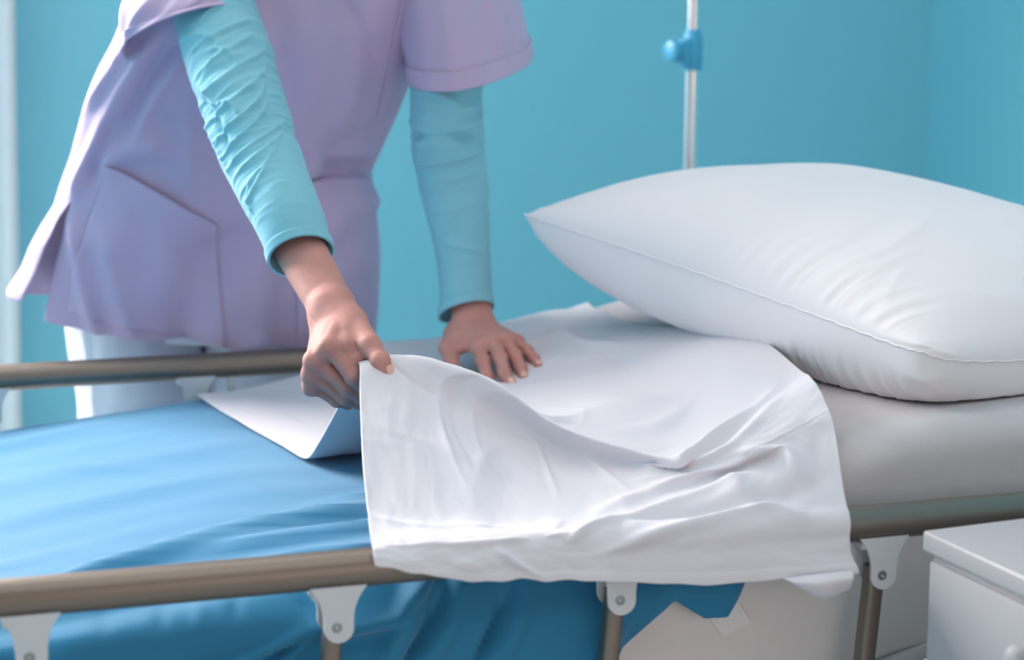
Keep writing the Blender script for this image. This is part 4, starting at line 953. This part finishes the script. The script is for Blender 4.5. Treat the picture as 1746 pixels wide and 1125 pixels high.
# short sleeves of the tunic
def short_sleeve(rings, folds, seed):
    """rings: (centre, across vector end, depth vector end)"""
    C = np.array([r[0] for r in rings]); A = np.array([r[1] for r in rings]) - C; B = np.array([r[2] for r in rings]) - C
    nL, nA = 90, 120; C, A, B = crom(C, nL, 0), crom(A, nL, 0), crom(B, nL, 0)
    th = np.linspace(0, 2 * np.pi, nA, endpoint=False)
    P = C[:, None] + A[:, None] * np.cos(th)[None, :, None] + B[:, None] * np.sin(th)[None, :, None]
    n = A[:, None] * np.cos(th)[None, :, None] + B[:, None] * np.sin(th)[None, :, None]; n /= np.linalg.norm(n, axis=-1, keepdims=True)
    l = np.linspace(0, 1, nL)[:, None] + 0 * th[None]; t = th[None] + 0 * l
    d = 0
    for (t0, l0, t1, l1, w, am) in folds: d = d + fold(t * 0.1, l * 0.2, t0 * 0.1, l0 * 0.2, t1 * 0.1, l1 * 0.2, w, am)
    d = d + 0.004 * fbm(np.stack([np.cos(t) * 2 + seed, np.sin(t) * 2, l * 1.5], -1), 2) * (1 - ss(.85, 1, l) * 0.5) + 0.0012 * ss(.875, .885, l)
    o = cloth('short_sleeve', P + n * d[..., None], M['tunic'], top, 0.0016, True, -1)
    k = int(nL * 0.885); Q = P + n * d[..., None]
    cloth('sleeve_hem', Q[k:] + n[k:] * 0.0012, M['tunic'], o, 0.001, True, 0)
    return o
short_sleeve([((-0.1016,0.87,1.2833), (-0.0483,0.87,1.2983), (-0.1083,0.79,1.2715)), ((-0.1303,0.86,1.2427), (-0.0528,0.85,1.2538), (-0.1391,0.775,1.2358)), ((-0.1506,0.845,1.2062), (-0.0675,0.83,1.2208), (-0.1602,0.755,1.2005)), ((-0.1571,0.83,1.156), (-0.0817,0.8,1.1818), (-0.1763,0.75,1.1838))],
             [(2.2, .5, 2.6, 1.0, .012, .008), (1.9, .4, 2.1, .95, .012, -.006), (2.9, .4, 2.9, 1.0, .014, .006), (1.3, .2, 1.5, .8, .012, .004)], 2.0)
short_sleeve([((0.1815,0.88,1.2846), (0.2405,0.88,1.2886), (0.1579,0.79,1.2722)), ((0.2051,0.885,1.2348), (0.2868,0.885,1.2386), (0.178,0.785,1.2264)), ((0.2192,0.89,1.1727), (0.3049,0.89,1.1838), (0.1916,0.79,1.1606)), ((0.2342,0.895,1.1081), (0.3208,0.895,1.1227), (0.2051,0.8,1.0842))],
             [(.6, .3, .5, 1.0, .012, .006), (1.2, .3, 1.1, 1.0, .012, -.006), (1.7, .2, 1.8, 1.0, .014, .005)], 5.0)

# trousers and shoes
def trousers():
    hipR, hipL, kR, kL, aR, aL = LEGS
    legs = [[((-0.1999,1.2,0.7942), .10, .11), ((-0.1947,1.2,0.6977), .098, .10), ((-0.1863,1.21,0.6065), .096, .095), (kR, .082, .08), ((kR + aR) / 2, .075, .07), (aR + np.array([0, 0, .02]), .07, .068)],
            [((0.0202,1.18,0.7872), .11, .12), ((0.0093,1.18,0.6901), .108, .11), ((0.0091,1.19,0.5983), .102, .10), (kL, .082, .08), ((kL + aL) / 2, .075, .07), (aL + np.array([0, 0, .02]), .07, .068)]]
    V, F = [], []
    for i, c in enumerate(legs):
        c = [(tuple(q[0]), q[1], q[2]) for q in c]
        P, N, L, th = tube(c, 120, 80)
        d = 0.006 * fbm(np.stack([np.cos(th) * 1.6 + i * 5, np.sin(th) * 1.6, L * 5], -1), 3) + 0.004 * np.exp(-np.abs(th - 2.2) / 0.05)
        P = P + N * d[..., None]; b = len(V); V.extend(P.reshape(-1, 3)); F.extend([tuple(k + b for k in f) for f in grid_faces(120, 80, True)])
    # seat joining both legs
    c = [((-0.086,1.14,0.8838), .188, .08), ((-0.0894,1.145,0.8577), .200, .085), ((-0.0922,1.15,0.8227), .207, .085), ((-0.0961,1.155,0.7789), .209, .085), ((-0.0924,1.17,0.7414), .198, .09)]
    P, N, L, th = tube(c, 30, 100); b = len(V); V.extend(P.reshape(-1, 3)); F.extend([tuple(k + b for k in f) for f in grid_faces(30, 100, True)])
    o = link('trousers', V, F, M['trousers'], person); s = o.modifiers.new('thickness', 'SOLIDIFY'); s.thickness = 0.0018; s.offset = -1
    for a in (aR, aL):
        f = Field(a + np.array([-.07, -.24, -.095]), a + np.array([.07, .09, .05]), 0.006)
        d = f.cap(a + np.array([0, .02, -.045]), a + np.array([0, -.15, -.055]), .045, .038); d = smin(d, f.cap(a + np.array([0, .0, -.04]), a + np.array([0, .0, .0]), .044, .042), .03)
        d = smax(d, -(f.X[..., 2] - 0.003), 0.004)
        V2, Q2 = surface_nets(d, f.lo, f.h); link('shoe', smooth_mesh(V2, Q2, 1), Q2, M['shoe'], person)
trousers()
